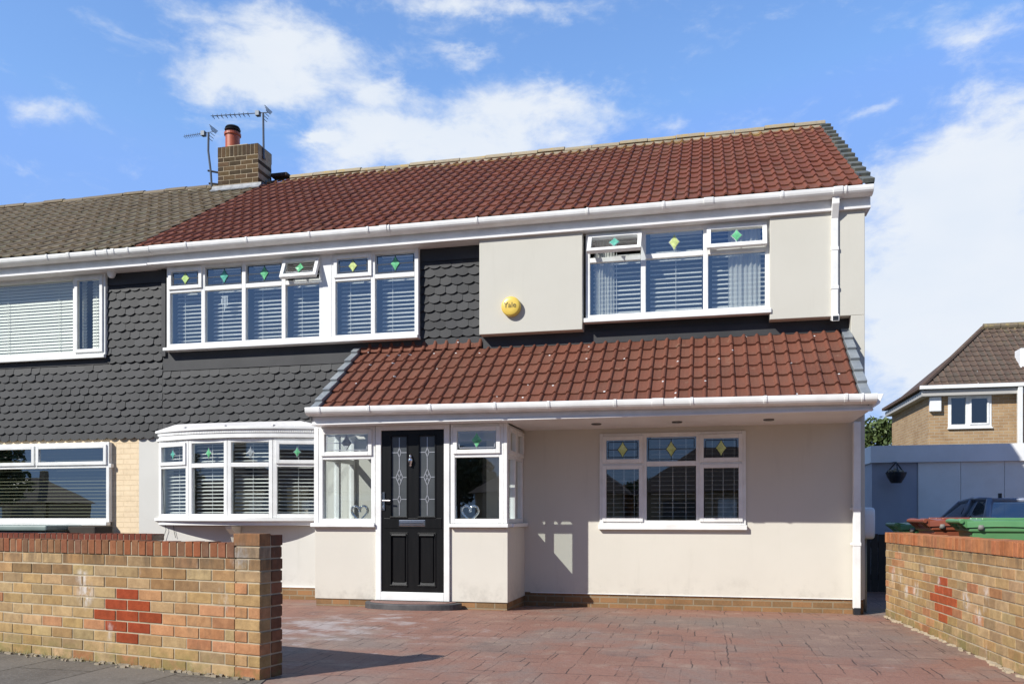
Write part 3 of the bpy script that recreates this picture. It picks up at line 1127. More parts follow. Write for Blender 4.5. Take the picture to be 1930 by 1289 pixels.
# left half walls (behind tile hanging above, pale render below)
w = MB()
XLOW = PX(262, YL)
wall_holes(w, XLOW, XSTEP, -.1, 2.20, YL, YL + .25, [h_bay, h_porch_in], 0, 1)
w.build('lower_wall', [M['grey_render'], M['porch_in']], house)
w = MB()
wall_holes(w, XPARTY, XSTEP, 2.20, 4.61, YL, YL + .25, [h_up_left], 0, 1)
w.build('upper_wall', [M['dark'], M['room']], house)
# right half walls
w = MB()
wall_holes(w, XSTEP, XR, .118, 2.30, YM, YM + .25, [h_low_right, (XSTEP - 1, XPRT - .5, -.1, 2.02)], 0, 1)
w.build('render_wall', [M['cream'], M['room']], house)
w = MB()
wall_holes(w, XSTEP, XR, 2.30, 4.61, YM + .02, YM + .27, [h_up_right], 0, 1)
w.build('dark_band', [M['dark'], M['room']], house)
# proud cream panels of the upper floor
w = MB()
XPA = PX(1097.5, 10.0)
XPB = PX(1451, 10.0)
w.box(XSTEP - .012, XPA, 10.0, YM + .02, 3.338, 4.55)
w.box(XPB, PX(1630, 10.0), 10.0, YM + .02, 3.338, 4.55)
w.box(XPA, XPB, 10.06, YM + .02, 4.53, 4.55)
xe = PX(1604, 10.0)
w.box(xe, PX(1630, 10.0), 10.0, YM + .02, 2.2, 3.338)
w.build('render_panel', M['panel'], house, bevel=.006)
# brick plinth
w = MB()
w.box(XPRT - .02, XR - .012, YM + .012, YM + .24, -.2, .118)
w.build('plinth', M['plinth'], house)
w = MB()
w.box(XLOW, XPL + .1, YL - .012, YL + .0, -.2, .105)
w.build('plinth', M['plinth'], house)
w = MB()
w.box(XLOW, XPL + .1, YL - .020, YL + .0, .106, .116)
w.build('render_bead', M['upvc'], house)
w = MB()
w.box(PX(1000, YM), XR - .02, YM - .006, YM + .02, .110, .119)
w.build('render_bead', M['upvc'], house)
# flank, gable, party and inner walls, floors and ceilings
w = MB()
w.prism([(YM + .251, -.2), (17.0, -.2), (17.0, 4.7), (YR, ZR - .06), (YM + .25, ZE + .05), (YM + .251, 4.6)], XR - .25, XR, 'x')
w.build('gable_wall', M['cream'], house)
w = MB()
w.box(XPARTY + .12, XR - .26, 13.4, 13.5, 0, 4.6)
w.box(XPARTY + .002, XPARTY + .12, YL + .26, 17.0, -.1, 4.6)
w.box(XSTEP - .1, XSTEP, YL + .26, 13.4, 0, 2.29)
w.box(XSTEP - .1, XSTEP, YL + .26, 13.4, 2.44, 4.6)
w.build('inner_wall', M['room'], house)
w = MB()
w.box(XPARTY + .12, XR - .26, 16.9, 17.0, -.1, 4.7)
w.build('rear_wall', M['cream'], house)
w = MB()
w.box(XPARTY + .12, XR - .26, YL + .26, 13.4, -.1, .03)
w.box(XPARTY + .12, XR - .26, YL + .255, 13.4, 2.3, 2.43)
w.box(XPARTY + .12, XR - .26, YL + .255, 16.9, 4.605, 4.66)
w.build('floor', M['room_dark'], house)

# ---- tile hanging
XTR = XSTEP - .014
XTL = PX(305, YL - .05)
w = MB()
scallops(w, XTL, XTR, 2.165, 3.10, YL - .015)
w.build('hung_tiles', M['dark_tile'], house)
w = MB()
scallops(w, PX(791, YL - .05), XTR, 3.365, 4.37, YL - .015)
w.build('hung_tiles', M['dark_tile'], house)
w = MB()
w.box(PX(791, YL - .05), XTR, YL - .035, YL - .001, 4.36, 4.53)
w.box(XTL, XTR, YL - .030, YL - .002, 3.10, 3.362)
w.box(XTL, PX(311.5, YL - .06), YL - .06, YL - .002, 3.30, 4.52)
w.build('dark_board', M['dark'], house)

# ---- main roof
rf = tile_roof(XPARTY, XV - .06, YE - .075, ZE, YR, ZR, 14, .15, .026, .027)
roof = rf.build('roof', M['tile_red'], house)
w = MB()
w.add([(XPARTY, YR, ZR - .02), (XV - .05, YR, ZR - .02), (XV - .05, 17.15, 4.75), (XPARTY, 17.15, 4.75)], [(0, 1, 2, 3)])
w.add([(XPARTY, YE - .03, ZE - .03), (XV - .05, YE - .03, ZE - .03), (XV - .05, YR, ZR - .045), (XPARTY, YR, ZR - .045)], [(3, 2, 1, 0)])
w.build('roof_deck', M['fence'], roof)


def ridge_run(parent, x0, x1, y, z, r=.10, mat='ridge', pitch=.44, sag=.012, seed=5):
    rnd = random.Random(seed)
    n = max(1, round((x1 - x0) / pitch))
    p = (x1 - x0) / n
    mb, bed = MB(), MB()
    for k in range(n):
        a, b = x0 + k * p + .004, x0 + (k + 1) * p - .004
        dz, dr = rnd.uniform(-sag, sag), rnd.uniform(-.006, .006)
        prof = [(y + (r + dr) * math.cos(t), z - .045 + dz + (r + dr) * .82 * math.sin(t)) for t in [math.pi * q / 8 for q in range(9)]]
        mb.prism(prof, a, b, 'x', (rnd.random(), rnd.random(), 0))
    bed.prism([(y - r * 1.15, z - .11), (y - r * .9, z - .055), (y + r * .9, z - .055), (y + r * 1.15, z - .11)], x0 + .01, x1 - .01, 'x')
    o = mb.build('ridge_tile_run', M[mat], parent, smooth=False, bevel=.004)
    bed.build('ridge_bedding', M['mortar_dark'], parent)
    return o


ridge_run(roof, -7.20, XV - .02, YR, ZR + .035)
# right verge: dry-verge units lapped up the slope
w = MB()
Ls = math.hypot(YR - (YE - .08), ZR - ZE)
sv = Vector((0, (YR - YE + .08) / Ls, (ZR - ZE) / Ls))
nv = Vector((0, -sv.z, sv.y))
for k in range(14):
    s = (k + .5) * Ls / 14
    c = Vector((XV - .04, YE - .08, ZE)) + sv * s + nv * (.022 + random.uniform(-.003, .003))
    w.obox(c, (.065 + random.uniform(-.004, .004), 0, 0), sv * (Ls / 28 + .020) + nv * -.022, nv * .026)
    w.obox(c + Vector((.055, 0, 0)) - nv * .06, (.008, 0, 0), sv * (Ls / 28 + .004), nv * .06)
w.build('verge_run', M['verge_moss'], roof, bevel=.006)

# ---- eaves
w = MB()
w.box(XPARTY + .14, XR + .03, YE, YE + .022, 4.553, 4.745)
w.build('fascia', M['upvc'], house, bevel=.003)
w = MB()
w.box(XPARTY + .14, XR + .03, YE - .026, YL + .02, 4.525, 4.552)
w.build('soffit', M['soffit'], house, bevel=.003)
jx = [(PX(x, 9.88), .028) for x in (353, 467, 585, 695, 900, 1108, 1251, 1474)] + [(PX(724, 9.88), .10), (PX(735, 9.88), .02), (PX(1336, 9.88), .11), (PX(1579, 9.88), .10), (PX(1594, 9.88), .02)]
gutter(house, XPARTY + .25, XV + .01, YE - .001, 4.748, jx)

# ---- upper windows
window(house, front_T(10.11), U1, UZ0, UZ1, UZT, [('s', 'f'), ('f', 'f'), ('f', 'f'), (('o', R(24)), 'f')],
       ['st_lime', 'st_teal', 'st_green', 'st_green'], {'n': .15, 'tilt': R(36), 'cords': (.3,)}, 'glass_up', sill=None,
       label='four light upper window with one top casement open')
window(house, front_T(10.108), U2, UZ0, UZ1, UZT, [('s', 'f'), ('f', 'f')], ['st_yellow', 'st_green'],
       {'n': .152, 'tilt': R(36), 'cords': (.3,)}, 'glass_up', label='two light upper window beside the black hung tiles')
w = MB()
w.box(U1[-1], U2[0], 10.105, 10.21, UZ0, UZ1)
w.build('window_post', M['upvc'], house, bevel=.004)
w = MB()
w.box(U1[0] - .03, U2[-1] + .005, 10.06, 10.21, UZ0 - .045, UZ0 - .002)
w.build('window_sill', M['upvc'], house, bevel=.006)
wr = window(house, front_T(10.075), U3, 3.47, 4.525, 4.19, [(('o', R(33)), 'f'), ('f', 'f'), (('o', R(15)), 'f')],
            ['st_teal', 'st_yellow', 'st_green'], {'n': .14, 'tilt': R(36), 'cords': (.5,)}, 'glass_up', sill=(.012, .095, .055), lead=None,
            label='three light upper window with two top casements open')
for a, b in ((U3[0] + .10, U3[0] + .34), (U3[2] + .26, U3[3] - .1)):
    w = MB()
    n = 40
    pts = [(a + (b - a) * k / n, 10.165 + .012 * math.sin(k * 1.05) + .01 * math.sin(k * .37)) for k in range(n + 1)]
    vs = [(p[0], p[1], 3.45) for p in pts] + [(p[0], p[1], 4.50) for p in pts]
    w.add(vs, [(k, k + 1, n + 2 + k, n + 1 + k) for k in range(n)])
    w.build('curtain', M['net'], wr, smooth=True)

# ---- lower right window
window(house, front_T(10.125), U4, .965, 2.075, 1.70, [('s', 's'), ('f', 'f'), ('s', 's')], ['st_yellow', 'st_yellow', 'st_yellow'],
       {'n': .16, 'tilt': R(8), 'cords': (.2, .5, .8)}, 'glass', sill=(.012, .035, .06), label='three light ground floor window under the canopy')

# ---- bow window: four lights on a shallow arc
LB = .64
bp = [Vector((XB0, YL - .02, 0))]
for a in (18, 6, -6, -18):
    bp.append(bp[-1] + Vector((math.cos(R(a)) * LB, -math.sin(R(a)) * LB, 0)))
bz0, bz1 = 1.045, 2.11
cells = [('s', 'f'), ('f', 'f'), ('f', 'f'), ('s', 'f')]
dcol = ['st_teal', 'st_green', 'st_clear', 'st_green']
for k in range(4):
    d = (bp[k + 1] - bp[k]).normalized()
    T = frame_T(bp[k], d, Vector((-d.y, d.x, 0)))
    window(house, T, [.004, LB - .004], bz0, bz1, 1.755, [cells[k]], [dcol[k]],
           {'n': .13, 'tilt': R(22), 'cords': (.5,), 'pitch': .05, 'spans': [(.05, LB - .05)]}, 'glass', lead=None, name='bow_window_light', dsize=.78)


def arc_pts(off, ext=0):
    out = []
    cx = (bp[0].x + bp[4].x) / 2
    half = (bp[4].x - bp[0].x) / 2 + off + ext
    rise = YL - .02 - bp[2].y + off * .9
    for k in range(25):
        t = -1 + 2 * k / 24
        out.append((cx + half * t, YL - .005 - rise * (1 - t * t) - (0.0 if abs(t) == 1 else .01)))
    return out


def arc_slab(mb, off, z0, z1, mi=0, ext=0):
    p = arc_pts(off, ext)
    mb.prism(p + [(p[-1][0], YL - .005), (p[0][0], YL - .005)], z0, z1, 'z', mi=mi)


w = MB()
arc_slab(w, .075, bz0 - .045, bz0 - .003)
bo = w.build('bow_window_sill', M['upvc'], house, bevel=.006)
w = MB()
arc_slab(w, .01, bz0 - .10, bz0 - .046)
w.build('bow_window_base', M['soffit'], house)
w = MB()
arc_slab(w, .045, bz1 + .003, bz1 + .10)
arc_slab(w, .09, bz1 + .115, bz1 + .150)
p0 = arc_pts(.02); p1 = arc_pts(.09)
cp = w.build('bow_window_canopy', M['upvc'], house, bevel=.006)
w = MB()
arc_slab(w, .06, bz1 + .10, bz1 + .115)
p = arc_pts(.052)
for k in range(len(p) - 1):
    a, b = Vector((*p[k], 0)), Vector((*p[k + 1], 0))
    for q in range(4):
        c = a.lerp(b, (q + .5) / 4)
        dd = (b - a).normalized()
        w.obox((c.x, c.y, bz1 + .085), dd * .011, (0, .007, 0), (0, 0, .014))
w.build('dentil_trim', M['upvc'], cp)
w = MB()
pu, pl = arc_pts(.08), arc_pts(-.16, .0)
vs = [(x, y, bz1 + .151) for x, y in pu] + [(x, min(YL - .01, y + .0), bz1 + .235) for x, y in arc_pts(-.2)]
n = len(pu)
w.add(vs, [(k, k + 1, n + k + 1, n + k) for k in range(n - 1)])
for k in (6, 12, 18):
    x, y = pu[k]
    w.box(x - .012, x + .012, y - .01, y + .05, bz1 + .148, bz1 + .172)
w.build('canopy_lead', M['soffit'], cp)
w = MB()
bx = PX(455, 10.3)
w.prism([(YL - .01, bz0 - .11), (YL - .25, bz0 - .11), (YL - .23, bz0 - .15), (YL - .13, bz0 - .22), (YL - .04, bz0 - .42), (YL - .01, bz0 - .44)], bx - .05, bx + .05, 'x')
w.build('bracket', M['cream'], house, bevel=.006)
# furniture just behind the bow window
w = MB()
w.obox((-6.55, 10.95, 1.22), (.20, .05, 0), (-.006, .025, 0), (.06, 0, .24))
w.obox((-5.72, 10.9, 1.24), (.16, .02, 0), (0, .02, 0), (0, 0, .24))
w.box(-6.2, -5.1, 10.85, 11.5, 1.04, 1.10)
tag(w.build('furniture', M['wood_pale'], None, bevel=.01, base=(-6, 11, .03)), 'pale chair backs and table behind the bow window blinds', 'furniture')
# ------------------------------------------------------------------ porch
ZB, ZT, ZS = .985, 2.135, 1.775
PU_L = [XPL + .06, PX(707, YP)]
PU_R = [PX(849, YP), PX(949, YP)]
DX0, DX1 = PX(708.5, YP), PX(847.5, YP)
for x0_, x1_, y0_, y1_, e0_, e1_ in ((XPL, DX0 - .003, YP + .02, YP + .14, .012, .0), (DX1 + .003, XPRT, YP + .02, YP + .14, .0, .012),
                                    (XPRT - .12, XPRT, YP + .141, YM - .001, .0, .012), (XPL, XPL + .12, YP + .141, YL - .001, .012, .0)):
    w = MB()
    w.box(x0_, x1_, y0_, y1_, .075, ZB - .05)
    w.build('porch_wall', M['cream'], house, bevel=.004)
    w = MB()
    w.box(x0_ + e0_, x1_ - e1_, y0_ + (.014 if y0_ < YP + .1 else -.008), y1_ - .01, -.12, .075)
    w.build('porch_plinth', M['plinth'], house)
w = MB()
for a, b, y0 in ((XPL - .03, DX0 - .004, YP - .045), (DX1 + .004, XPRT + .02, YP - .045)):
    w = MB()
    w.box(a, b, y0, YP + .15, ZB - .046, ZB - .003)
    w.build('porch_sill', M['upvc'], house, bevel=.005)
w = MB()
w.box(XPRT - .10, XPRT + .045, YP + .1501, YM - .002, ZB - .046, ZB - .003)
w.build('porch_sill', M['upvc'], house, bevel=.005)
window(house, front_T(YP), PU_L, ZB, ZT, ZS, [('s', 'f')], ['st_clear'], None, 'glass', lead='bright_lead', name='porch_window', label='porch window left of the front door')
window(house, front_T(YP), PU_R, ZB, ZT, ZS, [('s', 'f')], ['st_green'], None, 'glass', lead='bright_lead', name='porch_window', label='porch window right of the front door')
Ts = frame_T((XPRT - .02, YP + .07, 0), (0, 1, 0), (-1, 0, 0))
window(house, Ts, [.01, .44, YM - YP - .08], ZB, ZT, ZS, [('s', 'f'), ('s', 'f')], None, None, 'glass', name='porch_window', label='porch window in the side return')
w = MB()
w.box(XPL, XPL + .058, YP - .004, YP + .09, ZB, ZT)
w.build('corner_post', M['upvc'], house, bevel=.004)
w = MB()
w.box(PU_R[1] + .002, XPRT, YP - .006, YP + .068, ZB, ZT)
w.build('corner_post', M['upvc'], house, bevel=.004)
Ts2 = frame_T((XPL + .02, YP + .095, 0), (0, 1, 0), (1, 0, 0))
window(house, Ts2, [.0, .44, YL - YP - .10], ZB, ZT, ZS, [('f', 'f'), ('f', 'f')], None, None, 'glass', name='porch_window', label='porch window in the left return')
w = MB()
w.box(XPL, XPRT - .1, YP + .14, YM, ZT + .001, ZT + .02)
w.build('porch_ceiling', M['soffit'], house)
# door set
w = MB()
fz0, fz1 = .075, ZT
w.box(DX0, DX0 + .068, YP - .012, YP + .07, fz0, fz1)
w.box(DX1 - .068, DX1, YP - .012, YP + .07, fz0, fz1)
w.box(DX0 + .068, DX1 - .068, YP - .012, YP + .07, fz1 - .055, fz1)
w.box(DX0 + .068, DX1 - .068, YP - .012, YP + .07, fz0, fz0 + .10)
w.box(DX0 - .025, DX1 + .012, YP - .06, YP + .07, fz0 - .035, fz0 - .001)
w.build('door_frame', M['upvc'], house, bevel=.005)
LX0, LX1, LZ0, LZ1 = DX0 + .070, DX1 - .070, fz0 + .104, fz1 - .057
cx = (LX0 + LX1) / 2
dr = MB()
YD = YP + .006
ga = [(PX(737, YP), PX(766, YP)), (PX(789.5, YP), PX(819, YP))]
gz0, gz1 = PZ(775, 973, YP), PZ(775, 822, YP)
pz0, pz1 = PZ(775, 1102, YP), PZ(775, 1006, YP)
holes = [(a, b, gz0, gz1) for a, b in ga]
rec = [(a, b, pz0, pz1) for a, b in ga]
wall_holes(dr, LX0, LX1, LZ0, LZ1, YD, YD + .044, holes + rec)
for a, b in ga:
    dr.box(a - .002, b + .002, YD + .016, YD + .03, pz0 - .002, pz1 + .002)
    dr.prism([(a + .022, pz0 + .03), (b - .022, pz0 + .03), (b - .022, pz1 - .03), (a + .022, pz1 - .03)], YD + .004, YD + .016, 'y')
    # raised mouldings round the glass and the panels
    for z0_, z1_ in ((gz0, gz1), (pz0, pz1)):
        e = .016
        dr.box(a - e, b + e, YD - .010, YD - .0005, z1_, z1_ + e)
        dr.box(a - e, b + e, YD - .012, YD - .0005, z0_ - e * 1.3, z0_)
        dr.box(a - e, a, YD - .008, YD - .0005, z0_, z1_)
        dr.box(b, b + e, YD - .008, YD - .0005, z0_, z1_)
# sloping drip ledge shapes in the two lower panels
for a, b in ga:
    dr.prism([(YD - .006, pz0 - .03), (YD + .014, pz0 + .035), (YD + .016, pz0 - .03)], a - .01, b + .01, 'x')
    dr.prism([(YD - .008, pz1 + .004), (YD - .022, pz1 - .022), (YD + .014, pz1 - .030), (YD + .014, pz1 + .004)], a + .004, b - .004, 'x')
door = dr.build('front_door', M['black_door'], house, bevel=.004)
door['label'] = 'black panelled front door with two tall leaded lights'
m_, N_, b_ = new_mat('obscure_door_glass')
N_.put(b_, 'Base Color', N_.mix(N_.noise(objco(N_), 3.0, 3), (.045, .05, .055), (.10, .108, .112)))
N_.put(b_, 'Roughness', .16)
N_.put(b_, 'Specular IOR Level', .5)
bump(N_, b_, N_.noise(objco(N_), 60, 3), .08, .004)
M['door_glass'] = m_
for a, b in ga:
    q = MB()
    q.box(a, b, YD + .018, YD + .030, gz0, gz1)
    gp = q.build('glazed_panel', M['door_glass'], door)
    L = MB()
    u = (a + b) / 2
    y0, y1 = YD + .0145, YD + .0178
    def bar(p, q_, r=.0042):
        p, q_ = Vector((p[0], (y0 + y1) / 2, p[1])), Vector((q_[0], (y0 + y1) / 2, q_[1]))
        d = q_ - p
        n_ = Vector((-d.z, 0, d.x)).normalized()
        L.obox((p + q_) / 2, d / 2, (0, (y1 - y0) / 2, 0), n_ * r)
    Hh = gz1 - gz0
    zc3 = [gz0 + Hh * .80, gz0 + Hh * .49, gz0 + Hh * .215]
    spec = [(.020, .055), (.042, .10), (.020, .052)]
    prev = gz1 - .01
    for zc_, (hw, hh) in zip(zc3, spec):
        bar((u, prev), (u, zc_ + hh))
        for sx in (-1, 1):
            bar((u, zc_ + hh), (u + sx * hw, zc_)); bar((u + sx * hw, zc_), (u, zc_ - hh))
            bar((u + sx * hw, zc_), (a if sx < 0 else b, zc_))
        if hh > .08:
            for sx in (-1, 1):
                bar((u - sx * hw / 2, zc_ + hh / 2 * .9), (u + sx * hw / 2, zc_ - hh / 2 * .9))
        prev = zc_ - hh
    bar((u, prev), (u, gz0 + .012))
    L.build('leading', M['bright_lead'], gp)
# ironmongery
q = MB()
hx, hz = PX(721.5, YP) + .012, PZ(723, 943, YP)
q.box(hx - .014, hx + .014, YD - .012, YD - .0006, hz - .115, hz + .095)
q.tube([(hx, YD - .012, hz), (hx, YD - .045, hz), (hx + .10, YD - .050, hz - .002)], .0095, 10)
q.lathe((hx, YD - .012, hz - .075), [(.002, -.018), (.012, -.014), (.012, .014), (.002, .018)], 10)
q.build('handle', M['chrome'], door, bevel=.003)
q = MB()
kx, kz = PX(774.5, YP), PZ(775, 868, YP)
q.tube([(kx, YD - .004, kz + .075), (kx, YD - .022, kz + .06), (kx, YD - .020, kz + .025)], [.010, .014, .010], 10)
q.lathe((kx, YD - .020, kz), [(.003, .045), (.020, .035), (.030, .012), (.028, -.015), (.014, -.040), (.017, -.060), (.003, -.070)], 14)
q.build('knocker', M['chrome'], door, smooth=True)
q = MB()
lx0, lx1, lz = PX(752, YP), PX(801.5, YP), PZ(777, 985.5, YP)
q.box(lx0, lx1, YD - .009, YD - .0006, lz - .036, lz + .036)
lp = q.build('letter_plate', M['chrome'], door, bevel=.005)
q = MB()
q.box(lx0 + .014, lx1 - .014, YD - .014, YD - .0095, lz - .016, lz + .018)
q.build('flap', M['chrome'], lp, bevel=.003)
q = MB()
q.box(LX0 + .03, LX1 - .03, YD - .006, YD - .0005, lz - .062, lz + .058)
q.build('middle_rail', M['black_door'], door, bevel=.004)

# step
sx0, sx1 = PX(683, 9.05), PX(864, 9.05)
scx, srx = (sx0 + sx1) / 2, (sx1 - sx0) / 2
w = MB()
half = [(scx + srx * math.cos(t), YP + .0 - .34 * math.sin(t) ** .8) for t in [math.pi * k / 28 for k in range(29)]]
w.prism([(x, y) for x, y in half][::-1], -.05, .066, 'z')
st = w.build('door_step', M['stepedge'], house, bevel=.012)
w = MB()
half2 = [(scx + (srx - .06) * math.cos(t), YP - .002 - .285 * math.sin(t) ** .8) for t in [math.pi * k / 28 for k in range(29)]]
w.prism(half2[::-1], .06, .074, 'z')
w.build('step_paving', M['steptop'], st, bevel=.003)

# ---- porch canopy roof
YPE, ZPE = 8.97, 2.275
XRL, XRR = -4.44, 1.50
prf = tile_roof(XRL, XRR, YPE - .03, ZPE, YM + .02, 3.20, 6, .15, .028, .030)
# the strip that runs on to the set-back wall on the left
proof = prf.build('porch_roof', M['tile_porch'], house)
slp = (3.20 - ZPE) / (YM + .02 - YPE + .03)
w = MB()
ext = tile_roof(XRL, XSTEP - .02, YM + .03, 3.20 + slp * .01, YL - .01, 3.20 + slp * .17, 1, .15, .024, .024)
ext.build('upper_tile_course', M['tile_porch'], proof)
w = MB()
w.add([(XRL, YPE, ZPE - .025), (XRR + .1, YPE, ZPE - .025), (XRR + .1, YM + .02, 3.16), (XRL, YM + .02, 3.16)], [(0, 1, 2, 3)])
w.add([(XRL, YPE + .05, ZPE - .03), (XRL, YM + .2, 3.16 + .1), (XRL, YM + .2, 2.15), (XRL, YPE + .05, 2.15)], [(0, 1, 2, 3)])
w.add([(XRR + .08, YPE + .05, ZPE - .03), (XRR + .08, YM, 3.16), (XRR + .08, YM, 2.15), (XRR + .08, YPE + .05, 2.15)], [(3, 2, 1, 0)])
w.build('canopy_cheek', M['soffit'], proof)
Lp = math.hypot(YM - YPE + .05, 3.20 - ZPE)
sp_ = Vector((0, YM + .02 - YPE + .03, 3.20 - ZPE)).normalized()
np_ = Vector((0, -sp_.z, sp_.y))
for xv, k0, cap in ((XRL - .05, 1, -1), (XRR + .055, 0, 1)):
    for k in range(6 + k0):
        w = MB()
        s = (k + .5) * Lp / 6 - .03
        c = Vector((xv, YPE - .03, ZPE)) + sp_ * s + np_ * .030
        w.obox(c, (.048, 0, 0), sp_ * (Lp / 12 + .030) + np_ * -.020, np_ * .026)
        w.obox(c + Vector((cap * .042, 0, 0)) - np_ * .055, (.008, 0, 0), sp_ * (Lp / 12 + .01), np_ * .06)
        w.build('verge_cap', M['slate_verge'], proof, bevel=.006)
w = MB()
w.box(XSTEP, XRR + .12, YM - .004, YM + .019, 3.19, 3.335)
w.build('roof_flashing', M['dark'], proof)
w = MB()
XF0, XF1 = XRL - .09, XRR + .14
w.box(XF0, XF1, YPE, YPE + .022, 2.152, 2.30)
w.build('porch_fascia', M['upvc'], house, bevel=.003)
# soffit boards run across the depth
w = MB()
x = XPRT
w.box(XF0, XPRT + .0, YPE - .022, YP + .10, 2.136, 2.151)
w.box(XPRT, XF1, YPE - .022, YPE + .05, 2.133, 2.151)
k = 0
y = YPE + .052
while y < YM:
    w.box(XPRT + .002, XF1 - .02, y, min(y + .146, YM - .001), 2.137, 2.151)
    y += .15
w.build('porch_soffit', M['soffit'], house, bevel=.003)
jx = [(PX(x, 8.87), .03) for x in (604, 697, 812, 934, 1035, 1160, 1304, 1442, 1594)] + [(PX(1240, 8.87), .12), (PX(1625, 8.87), .02)]
gutter(house, XF0 - .02, XF1 + .02, YPE - .001, 2.335, jx, drop=.045)
w = MB()
w.prism([(XF1 - .01, 2.30), (XF1 + .10, 2.30), (XF1 + .06, 2.20), (XF1 - .01, 2.152)], YPE - .02, YPE + .5, 'y')
w.build('box_end', M['upvc'], house, bevel=.004)
for px_ in (1124, 1276, 1449):
    w = MB()
    yy = 9.55
    z_ = 2.136
    # where the sight line meets the soffit
    xx = PX(px_, yy)
    w.lathe((xx, yy, z_ - .010), [(.030, .0), (.050, -.004), (.058, .0), (.058, .010)], 24)
    w.build('downlight', M['downlight'], house)


def downpipe(x, y, ztop, zbot, wdt, clips, neck=None, shoe=False, par=None):
    w = MB()
    h = wdt / 2
    w.box(x - h, x + h, y - h, y + h, zbot, ztop)
    if neck:
        # offset from the gutter outlet back to the wall
        w.prism([(neck[0] - .04, neck[1]), (neck[0] + .04, neck[1]), (neck[0] + .04, neck[1] - .10), (y + h, ztop - .02), (y + h, ztop - .09), (y - h, ztop - .09), (neck[0] - .04, neck[1] - .12)], x - h - .003, x + h + .003, 'x')
    if shoe:
        w.prism([(y + h + .002, zbot + .05), (y + h + .002, zbot), (y - h - .05, zbot - .035), (y - h - .05, zbot + .03), (y - h - .002, zbot + .06)], x - h - .004, x + h + .004, 'x')
    o = w.build('downpipe', M['upvc'], par or house, bevel=.006)
    for z in clips:
        c = MB()
        c.box(x - h - .005, x + h + .005, y - h - .005, y + h + .03, z - .02, z + .02)
        c.box(x - h - .02, x - h - .005, y + h - .01, y + h + .03, z - .012, z + .012)
        c.build('pipe_clip', M['upvc'], o, bevel=.003)
    if shoe:
        c = MB()
        c.box(x - h + .006, x + h - .006, y - h - .053, y - h - .0505, zbot - .026, zbot + .024)
        c.build('pipe_mouth', M['black'], o)
    return o


downpipe(PX(1573, 10.0), 10.005, 4.53, 3.30, .072, (4.1, 3.66), neck=(YE - .055, 4.70), shoe=True)
downpipe(PX(1614.5, 10.05), 10.055, 2.136, .02, .078, (1.15, .75), shoe=False)
w = MB()
w.box(PX(1614.5, 10.05) - .034, PX(1614.5, 10.05) + .034, 10.01, 10.1, -.05, .03)
w.build('gully_inlet', M['black'], house)

# ------------------------------------------------------------------ neighbour
nb = thing('semi_detached_house', (-11.0, 10.35, 0), 'adjoining house at the left with weathered grey-brown roof and cream painted brick', 'house')
XN0 = -14.6
NU = [-11.9, PX(141, YL - .07), PX(199, YL - .07)]
NLU = [-12.4, -11.1, PX(68, YL - .07), PX(206, YL - .07)]
w = MB()
wall_holes(w, XN0, XLOW - .001, -.1, 2.18, YL, YL + .25, [(NLU[0] + .02, NLU[-1] - .02, .93, 2.11)], 0, 1)
w.build('lower_wall', [M['cream_brick'], M['room']], nb)
w = MB()
wall_holes(w, XN0, XPARTY - .001, 2.18, 4.61, YL, YL + .25, [(NU[0] + .02, NU[-1] - .02, 3.36, 4.50)], 0, 1)
w.build('upper_wall', [M['dark'], M['room']], nb)
w = MB()
w.box(XN0, XPARTY - .12, 13.4, 13.5, 0, 4.6)
w.box(XN0, XN0 + .2, YL + .26, 17, -.1, 4.6)
w.box(XN0, XPARTY - .01, YL + .26, 13.4, -.1, .03)
w.box(XN0, XPARTY - .01, YL + .255, 13.4, 2.3, 2.43)
w.box(XN0, XPARTY - .01, YL + .255, 17, 4.605, 4.66)
w.box(XPARTY - .12, XPARTY - .004, YL + .26, 17.0, -.1, 4.6)
w.build('inner_wall', M['room'], nb)
w = MB()
scallops(w, XN0, XTL - .003, 2.16, 3.24, YL - .015, phase=.03)
scallops(w, NU[-1] + .004, XTL - .003, 3.24, 4.36, YL - .015, phase=.03)
w.build('hung_tiles', M['dark_tile'], nb)
w = MB()
w.box(NU[-1] + .004, XTL - .004, YL - .035, YL - .001, 4.35, 4.52)
w.box(XN0, NU[-1] + .004, YL - .028, YL - .001, 3.24, 3.345)
w.build('dark_board', M['dark'], nb)
window(nb, front_T(YL - .075), NU, 3.37, 4.52, None, [(None, 'f'), (None, 's')], None,
       {'n': .13, 'tilt': R(66), 'pitch': .046, 'mat': 'blind_cream', 'cords': (.3, .6, .9), 'spans': [(NU[0] + .04, NU[1] - .06), (NU[1] + .02, NU[1] + .10), (NU[1] + .20, NU[2] - .05)]},
       'glass', 'upvc_old', sill=(.0, .03, .05), label='upper window of the adjoining house with cream blinds')
window(nb, front_T(YL - .075), NLU, .985, 2.12, 1.785, [('s', 'f'), ('s', 'f'), ('s', 'f')], None,
       {'n': .16, 'tilt': R(16), 'pitch': .05, 'mat': 'blind_olive', 'cords': (.5,), 'spans': [(NLU[0] + .05, NLU[-1] - .05)]}, 'glass_up', 'upvc_old', sill=(.01, .07, .05), fo=.05, merge=True,
       label='wide ground floor window of the adjoining house')
nroof = tile_roof(XN0, XPARTY - .004, YE - .075, ZE, YR, ZR, 13, .20, .022, .034, tilew=1).build('roof', M['tile_grey'], nb)
w = MB()
w.add([(XN0, YR, ZR - .02), (XPARTY, YR, ZR - .02), (XPARTY, 17.15, 4.75), (XN0, 17.15, 4.75)], [(0, 1, 2, 3)])
w.add([(XN0, YE - .03, ZE - .03), (XPARTY, YE - .03, ZE - .03), (XPARTY, YR, ZR - .045), (XN0, YR, ZR - .045)], [(3, 2, 1, 0)])
w.build('roof_deck', M['fence'], nroof)
ridge_run(nroof, XN0, -8.42, YR, ZR + .03, seed=9, mat='ridge_old')
